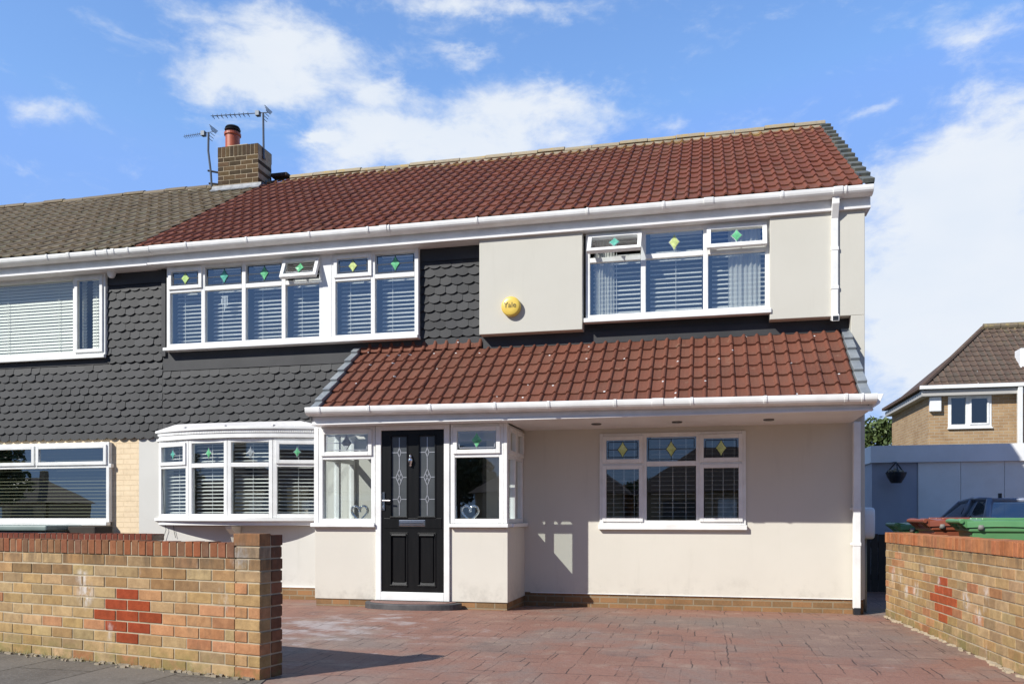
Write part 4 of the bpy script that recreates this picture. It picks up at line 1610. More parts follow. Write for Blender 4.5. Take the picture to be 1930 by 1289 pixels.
w = MB()
w.box(XN0, XPARTY + .138, YE - .003, YE + .022, 4.545, 4.742)
w.build('fascia', M['upvc_old'], nb, bevel=.003)
w = MB()
w.box(XN0, XPARTY + .138, YE - .032, YL + .02, 4.517, 4.544)
w.build('soffit', M['soffit'], nb, bevel=.003)
gutter(nb, XN0, XPARTY + .248, YE - .003, 4.742, [(PX(x, 9.88), .03) for x in (92, 244)] + [(PX(x, 9.88), .05) for x in (132, 181, 203, 216)], 'upvc_old')
w = MB()
cx_, cz_ = PX(210, 10.1), 4.48
w.lathe((cx_, 10.1, cz_), [(.002, -.055), (.035, -.045), (.052, -.015), (.052, .010), (.06, .012), (.06, .04)], 18)
tag(w.build('security_sensor', M['white_plastic'], None, smooth=True, base=(cx_, 10.1, cz_)), 'small white dome sensor under the eaves between the two houses', 'sensor')

# chimney on the party line
ch = thing('chimney_stack', (-7.98, 13.25, 6.8), 'dark brick chimney stack with terracotta pot on the roof ridge', 'chimney')
CX0, CX1, CY0, CY1 = PX(410, 13.0), PX(487, 13.0), 13.0, 13.46
w = MB(frame_T((CX0, CY0, 6.72), (1, 0, 0), (0, 1, 0)))
cl = CX1 - CX0
dk = lambda r, u, i: jitc(random.choice([(.085, .058, .034), (.115, .078, .042), (.07, .05, .032), (.13, .085, .048)]))
brick_courses(w, cl, 8, .080, CY1 - CY0, dk)
for k in range(10):
    w.box(k * cl / 10 + .005, (k + 1) * cl / 10 - .005, -.008 + random.uniform(0, .004), CY1 - CY0 + .006, .645, .825, dk(0, 0, 0))
w.box(.004, cl - .004, 0, CY1 - CY0, .63, .815, (1, 1, 1), 1)
w.build('stack', [m_brick('chimney_brick', .10, .5, False), M['mortar']], ch, bevel=.004)
w = MB()
w.box(CX0 + .16, CX0 + .56, CY0 + .05, CY1 - .05, 7.545, 7.59)
w.build('flaunching', M['mortar'], ch, bevel=.02)
pcx, pcy = PX(438.5, 13.2), 13.2
w = MB()
w.lathe((pcx, pcy, 7.57), [(.135, 0), (.125, .02), (.125, .24), (.145, .25), (.145, .29), (.125, .30), (.115, .30)], 28)
w.build('chimney_pot', M['pot'], ch, smooth=False)
w = MB()
w.lathe((pcx, pcy, 7.872), [(.10, -.02), (.105, .03), (.135, .035), (.14, .05), (.10, .055), (.105, .075), (.13, .08), (.115, .105), (.05, .12), (.003, .125)], 24)
w.build('cowl', M['black'], ch)
w = MB()
rs = (ZR - ZE) / (YR - YE + .075)
w.prism([(CY0 - .09, ZR - (YR - CY0 + .09) * rs + .045), (CY0 - .004, ZR - (YR - CY0) * rs + .05), (CY0 - .004, 6.86), (CY0 - .015, 6.86), (CY0 - .02, ZR - (YR - CY0) * rs + .07), (CY0 - .10, ZR - (YR - CY0 + .09) * rs + .06)], CX0 - .1, CX1 + .06, 'x')
for xx in (CX1 + .003, CX0 - .015):
    for k in range(4):
        y0, y1 = CY0 + k * .115, CY0 + (k + 1) * .115
        w.box(xx, xx + .012, y0, y1 + .01, ZR - (YR - y0) * rs - .02, ZR - (YR - y0) * rs + .09)
w.build('flashing', M['flash'], ch)
w = MB()
w.box(CX1 + .02, CX1 + .34, YR - .13, YR + .05, ZR + .03, ZR + .10)
w.build('lead_saddle', M['fence'], ch, bevel=.02)


def aerial(mast, tip, label, els=9, spread=.085, thin=.0055, bracket=()):
    """television aerial: mast, boom with cross elements, reflector"""
    t = thing('tv_aerial', mast[0], label, 'aerial', 'aerials on the chimney')
    w = MB()
    w.tube(mast, .019, 8)
    w.build('mast', M['alu'], t)
    top = Vector(mast[-1])
    tip = Vector(tip)
    d = (tip - top).normalized()
    back = top - d * .10
    w = MB()
    w.tube([back, tip], thin + .002, 6)
    w.build('boom', M['alu'], t)
    side = d.cross(Vector((0, 0, 1))).normalized()
    w = MB()
    L = (tip - top).length
    for k in range(els):
        c = top + d * (L * (.30 + .70 * k / (els - 1)))
        w.tube([c - side * spread - Vector((0, 0, .028)), c + Vector((0, 0, .0)), c + side * spread - Vector((0, 0, .028))], thin, 5)
        w.tube([c - Vector((0, 0, .03)), c + Vector((0, 0, .03))], thin, 5)
    w.build('elements', M['alu'], t)
    w = MB()
    c = top + d * .10
    w.box(c.x - .035, c.x + .035, c.y - .04, c.y + .04, c.z - .05, c.z + .03)
    for s in (-1, 1):
        for q in range(4):
            p = back + side * s * .02 * q + Vector((0, 0, .022 * q))
            w.tube([p - side * .07, p + side * .07], .006, 5)
            p = back + d * .02 * q + Vector((0, 0, -.045 * q))
            w.tube([p - side * .06, p + side * .06], .005, 5)
    w.build('reflector', M['alu'], t)
    if bracket:
        w = MB()
        for a, b in bracket:
            w.tube([a, b], .018, 6)
        w.build('bracket', M['black'], t)
    return t


ym = 13.15
m2 = [AT(497, 300, ym), AT(496.5, 260, ym), AT(496, 213, ym)]
aerial(m2, Vector(AT(401, 219, ym)), 'taller television aerial on the right side of the chimney', 9, .06, bracket=[(AT(497, 296, ym), (CX1 - .02, CY0 + .25, 7.36))])
m1 = [AT(399, 352, ym), AT(397, 322, ym), AT(392.5, 285, ym), AT(393, 250, ym)]
aerial(m1, Vector(AT(348, 257, ym)), 'shorter television aerial with a bent mast left of the chimney', 10, .045, thin=.003,
       bracket=[(AT(392, 322, ym), (CX0 + .01, CY0 + .15, 7.15)), (AT(394, 346, ym), (CX0 + .01, CY0 + .15, 6.95))])

# ------------------------------------------------------------------ things fixed to or standing by the house
ax, az = PX(962.5, 9.94), PZ(962.5, 577, 9.94)
al = thing('alarm_box', (ax, 10.0, az), 'round yellow burglar alarm box on the upper cream wall', 'alarm box')
w = MB()
prof = [(.121, .0), (.121, .052), (.116, .064), (.102, .072), (.06, .076), (.004, .077)]
n = 40
vs, fs = [], []
for r_, h_ in prof:
    for k in range(n):
        t = 2 * math.pi * k / n
        vs.append((ax + r_ * math.cos(t), 9.999 - h_, az + r_ * math.sin(t)))
for i in range(len(prof) - 1):
    for k in range(n):
        fs.append((i * n + k, i * n + (k + 1) % n, (i + 1) * n + (k + 1) % n, (i + 1) * n + k))
fs.append(tuple(range((len(prof) - 1) * n, len(prof) * n)))
w.add(vs, fs)
w.build('cover', M['yellow'], al, smooth=True)
fc = bpy.data.curves.new('lettering', 'FONT')
fc.body = 'Yale'
fc.size = .092
fc.extrude = .001
fc.align_x = 'CENTER'
fc.align_y = 'CENTER'
fo_ = bpy.data.objects.new('lettering_curve', fc)
COL.objects.link(fo_)
bpy.context.view_layer.update()
me = bpy.data.meshes.new_from_object(fo_.evaluated_get(bpy.context.evaluated_depsgraph_get()))
bpy.data.objects.remove(fo_)
me.transform(Matrix.Translation((ax - .005, 9.999 - .0790, az + .008)) @ Matrix.Rotation(R(90), 4, 'X'))
me.materials.clear()
me.materials.append(M['dark_text'])
lo = bpy.data.objects.new('lettering', me)
COL.objects.link(lo)
lo.parent = al
lo.location = -Vector(al.location)

w = MB()
mz0, mz1 = .80, 1.17
pts = []
for k in range(20):
    t = 2 * math.pi * k / 20
    c_, s_ = math.cos(t), math.sin(t)
    pts.append((10.37 + .11 * math.copysign(abs(c_) ** .5, c_), (mz0 + mz1) / 2 + (mz1 - mz0) / 2 * math.copysign(abs(s_) ** .5, s_)))
w.prism(pts, XR - .002, XR + .135, 'x')
tag(w.build('meter_cover', M['white_plastic'], None, bevel=.03, seg=4, base=(XR + .06, 10.37, mz0)), 'white rounded meter cover on the side wall of the house', 'meter box')
w = MB()
w.tube([(XR + .05, 10.42, -.05), (XR + .05, 10.42, mz0 + .05)], .02, 8)
tag(w.build('meter_pipe', M['bin_grey'], None, smooth=True, base=(XR + .05, 10.42, -.05)), 'grey pipe rising to the white meter cover', 'pipe')

w = MB()
cp_ = [(303, 812), (307, 850), (306, 900), (309, 950), (311, 985)]
w.tube([Vector(AT(x, y, YL - .03)) for x, y in cp_], .004, 5)
w.tube([Vector(AT(x, y, YL - .03)) for x, y in [(311, 985), (313, 998), (309, 1010), (306, 1020)]], .004, 5)
w.tube([Vector(AT(x, y, YL - .02)) for x, y in [(327, 985), (328, 1000), (331, 1013)]], .004, 5)
b0 = AT(303, 812, YL - .03)
tag(w.build('cable', M['black'], None, smooth=True, base=b0), 'thin black cable hanging beside the bow window', 'cable')


def heart(px_, z, y, label):
    w = MB()
    x0 = PX(px_, y)
    pts = []
    for k in range(41):
        t = 2 * math.pi * k / 40
        pts.append((x0 + .0062 * 16 * math.sin(t) ** 3, y + .01 * math.sin(t), z + .105 + .0068 * (13 * math.cos(t) - 5 * math.cos(2 * t) - 2 * math.cos(3 * t) - math.cos(4 * t))))
    w.tube(pts, .016, 10)
    w.lathe((x0, y, z + .125), [(.003, -.02), (.02, -.008), (.02, .008), (.003, .02)], 12)
    tag(w.build('heart_ornament', M['crystal'], None, smooth=True, base=(x0, y, z)), label, 'ornament', 'heart ornaments in the porch')


w = MB()
w.box(XPL + .1, DX0 - .02, YP + .08, YP + .30, ZB - .03, ZB + .015)
w.box(DX1 + .02, XPRT - .09, YP + .08, YP + .30, ZB - .03, ZB + .015)
w.build('window_board', M['upvc'], house)
heart(678, ZB + .018, YP + .17, 'silver heart ornament inside the porch window left of the black door')
heart(886, ZB + .018, YP + .17, 'silver heart ornament inside the porch window right of the black door')

# paper flag ornament in the upper window
w = MB()
ox, oz = PX(424, 10.17), PZ(424, 570, 10.17)
for k, (du, h0, h1) in enumerate(((-.045, .0, .07), (-.025, -.02, .09), (-.002, -.10, .09), (.02, -.07, .09), (.042, -.03, .09))):
    w.box(ox + du, ox + du + .012, 10.150, 10.153, oz + h0 - .02, oz + h1 - .02)
w.box(ox - .05, ox + .06, 10.150, 10.153, oz + .07, oz + .082)
tag(w.build('hanging_ornament', M['white_plastic'], None, base=(ox, 10.152, oz)), 'small white hanging ornament behind the second upper window light from the left', 'ornament')

# ------------------------------------------------------------------ front boundary walls
MB_L = m_brick('front_wall_brick', .40, .42, True, (.60, .80), [(WC.x + WD.x * 1.67, WC.y + WD.y * 1.67, .50, .13), (WC.x + WD.x * 1.70, WC.y + WD.y * 1.70, .62, .09), (WC.x + WD.x * .16, WC.y + WD.y * .16, .80, .12)])
TW = frame_T(WC, WD, WN)
HC = .079
wl = thing('brick_garden_wall', tuple(WC), 'tan brick front wall with a red brick diamond and end pillar beside the pavement', 'wall')
# centre of the red diamond along the wall
uc = None
for q in np.linspace(.3, 3.5, 1200):
    p = WC + WD * q
    rr, ff = p.x * math.cos(YAW) + p.y * math.sin(YAW), -p.x * math.sin(YAW) + p.y * math.cos(YAW)
    if 965 + FPX * rr / ff <= 239:
        uc = q
        break
L_B = .232


def lcol(r, u, i):
    row = 9 - r
    k = {3: .5, 4: 1, 5: 1.5, 6: 1, 7: .5}.get(row)
    if k and abs(u - uc) < k * L_B:
        return jitc(BRICK_RED, .06)
    if row <= 1 and random.random() < .55: return jitc(random.choice(BRICK_BROWN))
    if row in (2, 3) and random.random() < .25: return jitc(random.choice(BRICK_BROWN))
    if u < 1.1 and row > 3 and random.random() < .45: return jitc(random.choice(BRICK_PINK))
    if random.random() < .10: return jitc(random.choice(BRICK_PINK))
    return jitc(random.choice(BRICK_TAN))


PW = .215
off = (uc - PW) % L_B
# rows 5 from the top (r=4) carry three bricks: centre brick centred on uc, so shift the bond to suit
w = MB(TW)
Lw = 9.0
ph = ((uc - L_B / 2 - PW) % L_B)
for r in range(10):
    s = (ph if r % 2 == 0 else ph + L_B / 2) - 2 * L_B
    u = PW + s
    while u < PW + Lw:
        a, b = max(u, PW), min(u + L_B, PW + Lw)
        if b > PW + .004:
            j1, j2 = random.uniform(0, .004), random.uniform(-.0018, .0018)
            w.box(a + .005, b - .005, j1, .105, r * HC + .005 + j2, (r + 1) * HC - .005 + j2, lcol(r, (a + b) / 2, 0))
        u += L_B
w.box(PW, PW + Lw, .007, .100, -.1, 10 * HC - .002, (1, 1, 1), 1)
w.build('wall_face', [MB_L, M['mortar']], wl, bevel=.004, seg=2)
w = MB(TW)
soldiers(w, PW, PW + Lw, 10 * HC, 10 * HC + .105, .110, lambda i: jitc(random.choice([(.24, .095, .05), (.21, .10, .055), (.27, .095, .045), (.19, .10, .06), (.25, .125, .065)])))
w.build('coping', [m_brick('coping_brick', .08, .45, False), M['mortar']], wl, bevel=.004)
w = MB(TW)
for r in range(12):
    z0, z1 = r * HC + .005, (r + 1) * HC - .005
    z0 += random.uniform(-.001, .001)
    jj = [random.uniform(-.003, .003) for _ in range(4)]
    dkr = lambda: jitc(random.choice([(.22, .105, .055), (.19, .09, .05), (.25, .115, .06)]))  # back-half bricks darker and redder: shade on the return face put into their colour
    pk = lambda: jitc(random.choice(BRICK_PINK + BRICK_TAN[:3] if r < 8 else BRICK_TAN + BRICK_BROWN[:1]))
    if r == 11: pk = lambda: jitc((.36, .17, .085))
    if r == 10: pk = lambda: jitc((.42, .31, .20))
    if r == 11:
        w.box(jj[0], PW + .012, jj[1], .105, z0, z1 + .012, pk())
        w.box(jj[0], .105, .112, PW + .005, z0, z1 + .002, jitc((.17, .08, .05)))
        w.box(.112, PW, .112, PW, z0, z1 - .004, pk())
    elif r % 2:
        w.box(jj[0], .100, jj[1], .105, z0, z1, pk()); w.box(.110, PW, jj[2], .105, z0, z1, pk())
        w.box(jj[0], PW, .113, PW + jj[3], z0, z1, dkr())
    else:
        w.box(jj[0], PW, jj[1], .103, z0, z1, pk())
        w.box(jj[0], .104, .112, PW + jj[3], z0, z1, dkr()); w.box(.113, PW, .112, PW, z0, z1, dkr())
w.box(.006, PW - .006, .007, PW - .006, -.1, 12 * HC - .010, (1, 1, 1), 1)
w.build('pillar', [MB_L, M['mortar']], wl, bevel=.005, seg=2)
w = MB(TW)
rnd = random.Random(4)
for k in range(150):
    u, q = rnd.uniform(.0, 3.6), -abs(rnd.gauss(0, .03))
    s = rnd.uniform(.006, .022)
    w.obox((u, q - .004, .008 + s * .2), (s, s * rnd.uniform(-.5, .5), 0), (s * .3, s * .6, 0), (0, 0, s * .35))
w.build('mortar_rubble', M['mortar_dark'], wl)

C2 = Vector((1.87, 9.56, 0))
D2, N2 = Vector((.0555, -.9985, 0)), Vector((.9985, .0555, 0))
T2 = lambda u, n, z: C2 + D2 * u + N2 * n + Vector((0, 0, z))
wr2 = thing('brick_garden_wall', tuple(C2), 'tan brick side wall with a red brick diamond beside the wheelie bins', 'wall')
for q in np.linspace(.1, 3.5, 1200):
    p = C2 + D2 * q
    rr, ff = p.x * math.cos(YAW) + p.y * math.sin(YAW), -p.x * math.sin(YAW) + p.y * math.cos(YAW)
    if 965 + FPX * rr / ff >= 1776:
        uc2 = q
        break
H2 = .0785


def rcol(r, u, i):
    row = 9 - r
    k = {3: .5, 4: 1, 5: 1.5, 6: 1, 7: .5}.get(row)
    if k and abs(u - uc2) < k * .225:
        return jitc((.36, .085, .032), .06)
    if random.random() < .12: return jitc(random.choice(BRICK_PINK))
    return jitc(random.choice(BRICK_TAN))


w = MB(T2)
ph2 = (uc2 - .1125) % .225
for r in range(10):
    u = (ph2 if r % 2 == 0 else ph2 + .1125) - .225
    while u < 6.2:
        a, b = max(u, 0), min(u + .225, 6.2)
        if b - a > .035:
            j1, j2 = random.uniform(0, .004), random.uniform(-.0015, .0015)
            w.box(a + .005, b - .005, j1, .21, r * H2 + .005 + j2, (r + 1) * H2 - .005 + j2, rcol(r, (a + b) / 2, 0))
        u += .225
w.box(.006, 6.2, .007, .204, -.1, 10 * H2 - .003, (1, 1, 1), 1)
ep = [(1.9, 9.25, .45, .12), (1.9, 9.0, .45, .10), (1.91, 8.8, .33, .10), (1.93, 8.5, .36, .12), (1.93, 8.3, .58, .07), (1.96, 7.85, .5, .06), (2.0, 7.2, .40, .12), (2.01, 6.95, .30, .10), (2.02, 6.8, .5, .07)]
w.build('wall_face', [m_brick('side_wall_brick', .45, .30, True, (.66, .78), ep), M['mortar']], wr2, bevel=.004)
w = MB(T2)
soldiers(w, 0, 6.2, 10 * H2, 10 * H2 + .108, .215, lambda i: jitc(random.choice([(.42, .165, .075), (.38, .14, .06), (.44, .19, .09), (.36, .16, .08)])), w=.076, mj=.006)
w.build('coping', [m_brick('side_coping_brick', .10, .45, False), M['mortar_dark']], wr2, bevel=.004)
w = MB(T2)
for k in range(110):
    u, q = rnd.uniform(.1, 4.2), -abs(rnd.gauss(0, .02))
    s = rnd.uniform(.006, .026)
    w.obox((u, q - .004, 0 + .006), (s, s * rnd.uniform(-.5, .5), 0), (s * .3, s * .6, 0), (0, 0, s * .4))
w.build('mortar_rubble', M['mortar'], wr2)

# low dividing wall in the neighbour's garden, its top just seen over the front wall
yw = 8.2
xw = PX(287, yw)
zt_ = PZ(150, 1005, yw)
dw = thing('brick_garden_wall', (xw, yw, 0), 'low dark red brick wall in the next garden seen over the front wall', 'wall')
w = MB(frame_T((xw, yw, zt_ - 12 * .079), (-1, 0, 0), (0, 1, 0)))
brick_courses(w, 5.5, 11, .079, .21, lambda r, u, i: jitc((.17, .055, .035)))
soldiers(w, 0, 5.5, 11 * .079, 12 * .079, .215, lambda i: jitc((.18, .055, .035)))
w.build('wall_face', [m_brick('old_red_brick', .05, .4, False), M['mortar_dark']], dw, bevel=.004)

# grey-green storage box under the neighbour's window
bx1 = PX(120, 9.6)
sb = thing('storage_box', (bx1 - .8, 9.6, 0), 'grey-green plastic storage box under the adjoining house window', 'storage box')
w = MB()
w.box(bx1 - 1.6, bx1, 9.3, 9.9, -.05, .86)
w.build('body', M['greenbox'], sb, bevel=.02)
w = MB()
w.box(bx1 - 1.64, bx1 + .03, 9.26, 9.93, .872, .945)
w.build('lid', M['greenbox'], sb, bevel=.02)
w = MB()
w.box(bx1 + .06, bx1 + .5, 9.6, 9.95, -.05, .93)
tag(w.build('planter', M['fence'], None, bevel=.02, base=(bx1 + .28, 9.75, -.05)), 'dark planter box beside the grey-green storage box', 'planter')

# ------------------------------------------------------------------ wheelie bins behind the side wall
def make_bin(mat, label, x, y, rz, dz=0.0):
    """two-wheeled refuse bin; hinge and grip bar face -x, lid opens towards -x"""
    t = thing('wheelie_bin', (x, y, ground_z(y) + dz), label, 'wheelie bin', 'wheelie bins behind the side wall', world=False, rz=rz)
    w = MB()
    zs = [(.03, .22, .20), (.10, .25, .23), (.60, .305, .265), (.92, .335, .28), (.925, .365, .30), (.965, .365, .30)]
    vs, fs = [], []
    for z, hx, hy in zs:
        for sx, sy in ((-1, -1), (1, -1), (1, 1), (-1, 1)):
            vs.append((.365 + sx * hx + (0 if sx < 0 else .0), sy * hy, z))
    for k in range(len(zs) - 1):
        for q in range(4):
            fs.append((k * 4 + q, k * 4 + (q + 1) % 4, k * 4 + 4 + (q + 1) % 4, k * 4 + 4 + q))
    fs += [(3, 2, 1, 0), tuple(range(len(vs) - 4, len(vs)))]
    w.add(vs, fs)
    w.build('body', mat, t, bevel=.02, seg=3)
    # lid: raised, sloping gently to the front, with an overhanging skirt
    w = MB()
    n = 10
    vs, fs = [], []
    for i in range(n + 1):
        q = i / n
        xx = -.02 + .79 * q
        zt = 1.0 + .040 * math.sin(math.pi * min(1, q * .62 + .18)) - .02 * q
        for sy, dz in ((-.315, -.058), (-.30, .0), (-.20, .018), (.20, .018), (.30, .0), (.315, -.058)):
            vs.append((xx, sy, zt + dz))
    for i in range(n):
        for k in range(5):
            fs.append((i * 6 + k, (i + 1) * 6 + k, (i + 1) * 6 + k + 1, i * 6 + k + 1))
    w.add(vs, fs)
    w.add([vs[k] for k in range(6)] + [(vs[k][0], vs[k][1], .965) for k in (0, 5)], [(0, 1, 2, 3, 4, 5, 7, 6)])
    e = n * 6
    w.add([vs[e + k] for k in range(6)] + [(vs[e][0], vs[e][1], .955), (vs[e + 5][0], vs[e + 5][1], .955)], [(6, 7, 5, 4, 3, 2, 1, 0)])
    for s_ in (-.22, 0, .22):
        w.box(.12, .66, s_ - .02, s_ + .02, 1.0, 1.058)
    lid = w.build('lid', mat, t, bevel=.012, seg=2)
    # hinge lugs and grip bar
    w = MB()
    for s_ in (-.27, -.20, -.13, .13, .20, .27):
        w.prism([(.04, .91), (-.07, 1.0), (-.085, 1.035), (-.05, 1.05), (.05, 1.03), (.05, .95)], s_ - .012, s_ + .012, 'y')
    w.tube([(-.065, -.30, 1.022), (-.065, .30, 1.022)], .022, 10)
    w.build('grip_bar', mat, t, bevel=.004)
    for s_ in (-1, 1):
        w = MB(lambda a, b, c, s_=s_: Vector((.10 + a, s_ * .285 + c, .10 + b)))
        w.lathe((0, 0, 0), [(.02, -.035), (.09, -.03), (.10, -.02), (.10, .02), (.09, .03), (.02, .035)], 24)
        w.build('wheel', M['rubber'], t)
    w = MB()
    for s_ in (-.30, .30):
        w.lathe((.10, s_, .965), [(.004, -.025), (.026, -.022), (.03, 0), (.025, .022), (.004, .025)], 14)
    w.build('hinge_pin', M['pin'], t, smooth=True)
    return t


make_bin(M['green'], 'nearest green wheelie bin behind the side wall', 2.47, 9.02, R(-3))
make_bin(M['brown'], 'brown wheelie bin standing between two green bins', 2.30, 9.80, R(3), .035)
make_bin(M['green'], 'green wheelie bin farthest along, beyond the brown bin', 2.20, 10.56, R(-2))

g = MB()
g.box(2.12, 3.4, 9.42, 10.19, -.2, -.0046)
tag(g.build('path', M['slabs']), kind='structure')

# ------------------------------------------------------------------ garage, fence, basket
YG = 17.0
gx0 = PX(1641, YG)
ga_ = thing('garage', (gx0 + 2.5, YG, 0), 'flat roofed white garage with blue-grey side panel beyond the side passage', 'garage')
zg1, zg0 = PZ(1700, 839, YG), PZ(1700, 871, YG)
w = MB()
w.box(gx0 + .04, gx0 + 6.0, YG + .10, YG + 6, -.1, zg0 + .1)
w.build('wall', M['garage_grey'], ga_)
w = MB()
w.box(gx0, gx0 + 6.06, YG, YG + 6.2, zg0, zg1)
for k in range(14):
    w.box(gx0 + .2 + k * .42, gx0 + .206 + k * .42, YG - .002, YG, zg0 + .004, zg1 - .004)
w.build('roof', M['garage'], ga_, bevel=.006)
w = MB()
dx0 = PX(1732, YG)
for k in range(4):
    w.box(dx0 + k * .74 + .003, dx0 + (k + 1) * .74 - .003, YG + .07, YG + .12, 0, zg0 - .002)
gd = w.build('garage_door', M['door_white'], ga_, bevel=.006)
bxk, bzk = PX(1689, 16.75), PZ(1689, 893, 16.75)
hb = thing('hanging_basket', (bxk, 16.75, bzk - .2), 'black hanging basket on the blue-grey garage panel', 'hanging basket')
w = MB()
w.lathe((bxk, 16.75, bzk), [(.09, -.17), (.16, -.05), (.185, .02), (.19, .03), (.17, .03)], 20)
w.build('bowl', M['black'], hb, bevel=.004)
w = MB()
for k in range(3):
    t = k * 2.1 + .5
    w.tube([(bxk + .18 * math.cos(t), 16.75 + .18 * math.sin(t), bzk + .02), (bxk, 16.75, bzk + .22)], .012, 6)
w.tube([(bxk, 16.75, bzk + .22), (bxk, 17.11, bzk + .24)], .012, 6)
w.build('chain', M['black'], hb)
w = MB()
for k in range(40):
    t, q = random.uniform(0, 6.28), random.uniform(0, .15)
    w.obox((bxk + q * math.cos(t), 16.75 + q * math.sin(t), bzk + .04 + random.uniform(0, .05) * (1.2 - q * 6)), (random.uniform(.01, .03), .01, 0), (-.008, .02, .01), (0, .0, .008))
w.build('dry_plant', M['mortar_dark'], hb)
fx0, fx1 = XR + .02, PX(1700, 13.2)
w = MB()
k = 0
x = fx0
while x < fx1 + .6:
    w.box(x, x + .095, 13.2, 13.225, -.06, .80 + random.uniform(-.004, .004))
    x += .10
w.box(fx0, fx1 + .6, 13.226, 13.27, .12, .20)
w.box(fx0, fx1 + .6, 13.226, 13.27, .60, .68)
tag(w.build('timber_gate', M['fence'], None, bevel=.003, base=(fx0 + .4, 13.2, -.06)), 'low dark timber gate across the shaded side passage', 'gate')

# ------------------------------------------------------------------ parked car (rear towards us)
cx0, cy0 = 4.60, 12.75
car = thing('parked_car', (cx0, cy0, -.055), 'dark blue-grey hatchback parked in front of the white garage', 'car', world=False)
w = MB()
side = [(-.02, .30), (.0, .55), (.03, .80), (.10, .92), (1.2, .98), (2.75, .95), (3.55, .82), (3.82, .66), (3.86, .34), (3.80, .20), (.08, .20)]
w.prism(side, -.84, .84, 'x')
body = w.build('body', M['carpaint'], car, bevel=.07, seg=3)
# cabin: loft of roof and glass line
w = MB()
zr = 1.40
base_ = [(.10, .93), (2.75, .95)]
sec = [(.06, .78, .93), (.20, .70, 1.28), (.42, .63, zr - .02), (1.1, .63, zr), (1.7, .62, zr - .015), (1.95, .60, zr - .06), (2.75, .74, .95)]
vs = []
for y, hw, z in sec:
    vs += [(-hw, y, z), (hw, y, z)]
fs = []
roofv = [(2, 3), (4, 5), (6, 7), (8, 9), (10, 11)]
w.add([(-.64, .36, zr - .045), (.64, .36, zr - .045), (.63, .50, zr - .01), (-.63, .50, zr - .01), (.63, 1.1, zr), (-.63, 1.1, zr), (.62, 1.7, zr - .015), (-.62, 1.7, zr - .015), (.60, 1.95, zr - .06), (-.60, 1.95, zr - .06)],
      [(0, 1, 2, 3), (3, 2, 4, 5), (5, 4, 6, 7), (7, 6, 8, 9)])
# pillars
for s_ in (-1, 1):
    for a, b, r_ in (((.80, .06, .92), (.64, .36, zr - .04), .05), ((.815, 1.30, .96), (.63, 1.22, zr - .02), .035), ((.80, 2.75, .95), (.60, 1.95, zr - .06), .035)):
        w.tube([(s_ * a[0], a[1], a[2]), (s_ * b[0], b[1], b[2])], r_, 6)
    w.tube([(s_ * .64, .36, zr - .04), (s_ * .63, 1.1, zr - .01), (s_ * .60, 1.95, zr - .06)], .03, 6)
w.tube([(-.64, .34, zr - .05), (.64, .34, zr - .05)], .035, 6)
w.build('roof', M['carpaint'], car, smooth=True)
w = MB()
w.add([(-.78, .07, .94), (.78, .07, .94), (.62, .33, zr - .06), (-.62, .33, zr - .06)], [(0, 1, 2, 3)])
w.build('rear_window', M['carglass'], car)
w = MB()
w.add([(-.78, 2.74, .95), (.78, 2.74, .95), (.59, 1.96, zr - .07), (-.59, 1.96, zr - .07)], [(3, 2, 1, 0)])
w.build('windscreen', M['carglass'], car)
for s_ in (-1, 1):
    w = MB()
    w.add([(s_ * .815, .12, .95), (s_ * .815, 2.68, .95), (s_ * .605, 1.95, zr - .07), (s_ * .635, .42, zr - .05)], [(0, 1, 2, 3)])
    w.build('side_window', M['carglass'], car)
    w = MB()
    w.box(s_ * .60, s_ * .83, -.03, .06, .62, .86)
    w.build('tail_lamp', M['redlamp'], car, bevel=.02)
    for y in (.72, 3.12):
        w = MB(lambda a, b, c, s_=s_, y=y: Vector((s_ * .76 + c, y + a, .30 + b)))
        w.lathe((0, 0, 0), [(.20, -.10), (.29, -.09), (.31, -.06), (.31, .06), (.29, .09), (.20, .10)], 28)
        wh = w.build('wheel', M['rubber'], car)
w = MB()
w.box(-.26, .26, -.028, -.02, .50, .61)
w.build('number_plate', M['yellow'], car)
w = MB()
w.tube([(.18, .55, zr - .01), (.16, .50, zr + .24)], .006, 6)
w.box(-.52, -.48, .38, .42, zr - .03, zr + .05)
w.build('aerial', M['black'], car)
w = MB()
w.box(-.7, .7, .5, 2.2, .5, .9)
w.build('seats', M['rubber'], car, bevel=.1)

# ------------------------------------------------------------------ house behind on the right
YB = 27.0
bxl = PX(1737, YB)
DB = 5.3
zeb = PZ(1740, 728, YB) - .07
bh = thing('tan_brick_house', (bxl + 4, YB, 0), 'tan brick house with hipped brown tiled roof behind the garage', 'house')
w = MB()
wu = [PX(x, YB) for x in (1792, 1830, 1875)]
wall_holes(w, bxl + .25, bxl + 11, -.1, zeb - .1, YB + .3, YB + .5, [(wu[0] + .03, wu[2] - .03, PZ(1833, 800, YB), PZ(1833, 743, YB))], 0, 1)
w.box(bxl + .25, bxl + .45, YB + .501, YB + DB, -.1, zeb - .1)
w.build('wall', [M['tan_brick'], M['room']], bh)
w = MB()
w.box(bxl + .46, bxl + 11, YB + 2.5, YB + 2.6, 0, zeb - .1)
w.build('inner_wall', M['room_dark'], bh)
zrb = PZ(1852, 620, YB + DB / 2)
xrb = PX(1853, YB + DB / 2)
rr_ = tile_roof(bxl, bxl + 11.4, YB, zeb + .03, YB + DB / 2, zrb, 12, .20, .03, .03, tilew=1, hip=lambda s: (bxl + (xrb - bxl) * s, bxl + 11.4))
ro = rr_.build('roof', M['tile_brown'], bh)
w = MB()
A, B_, Cc = (bxl, YB, zeb), (bxl, YB + DB, zeb), (xrb, YB + DB / 2, zrb)
w.add([A, B_, Cc], [(2, 1, 0)])
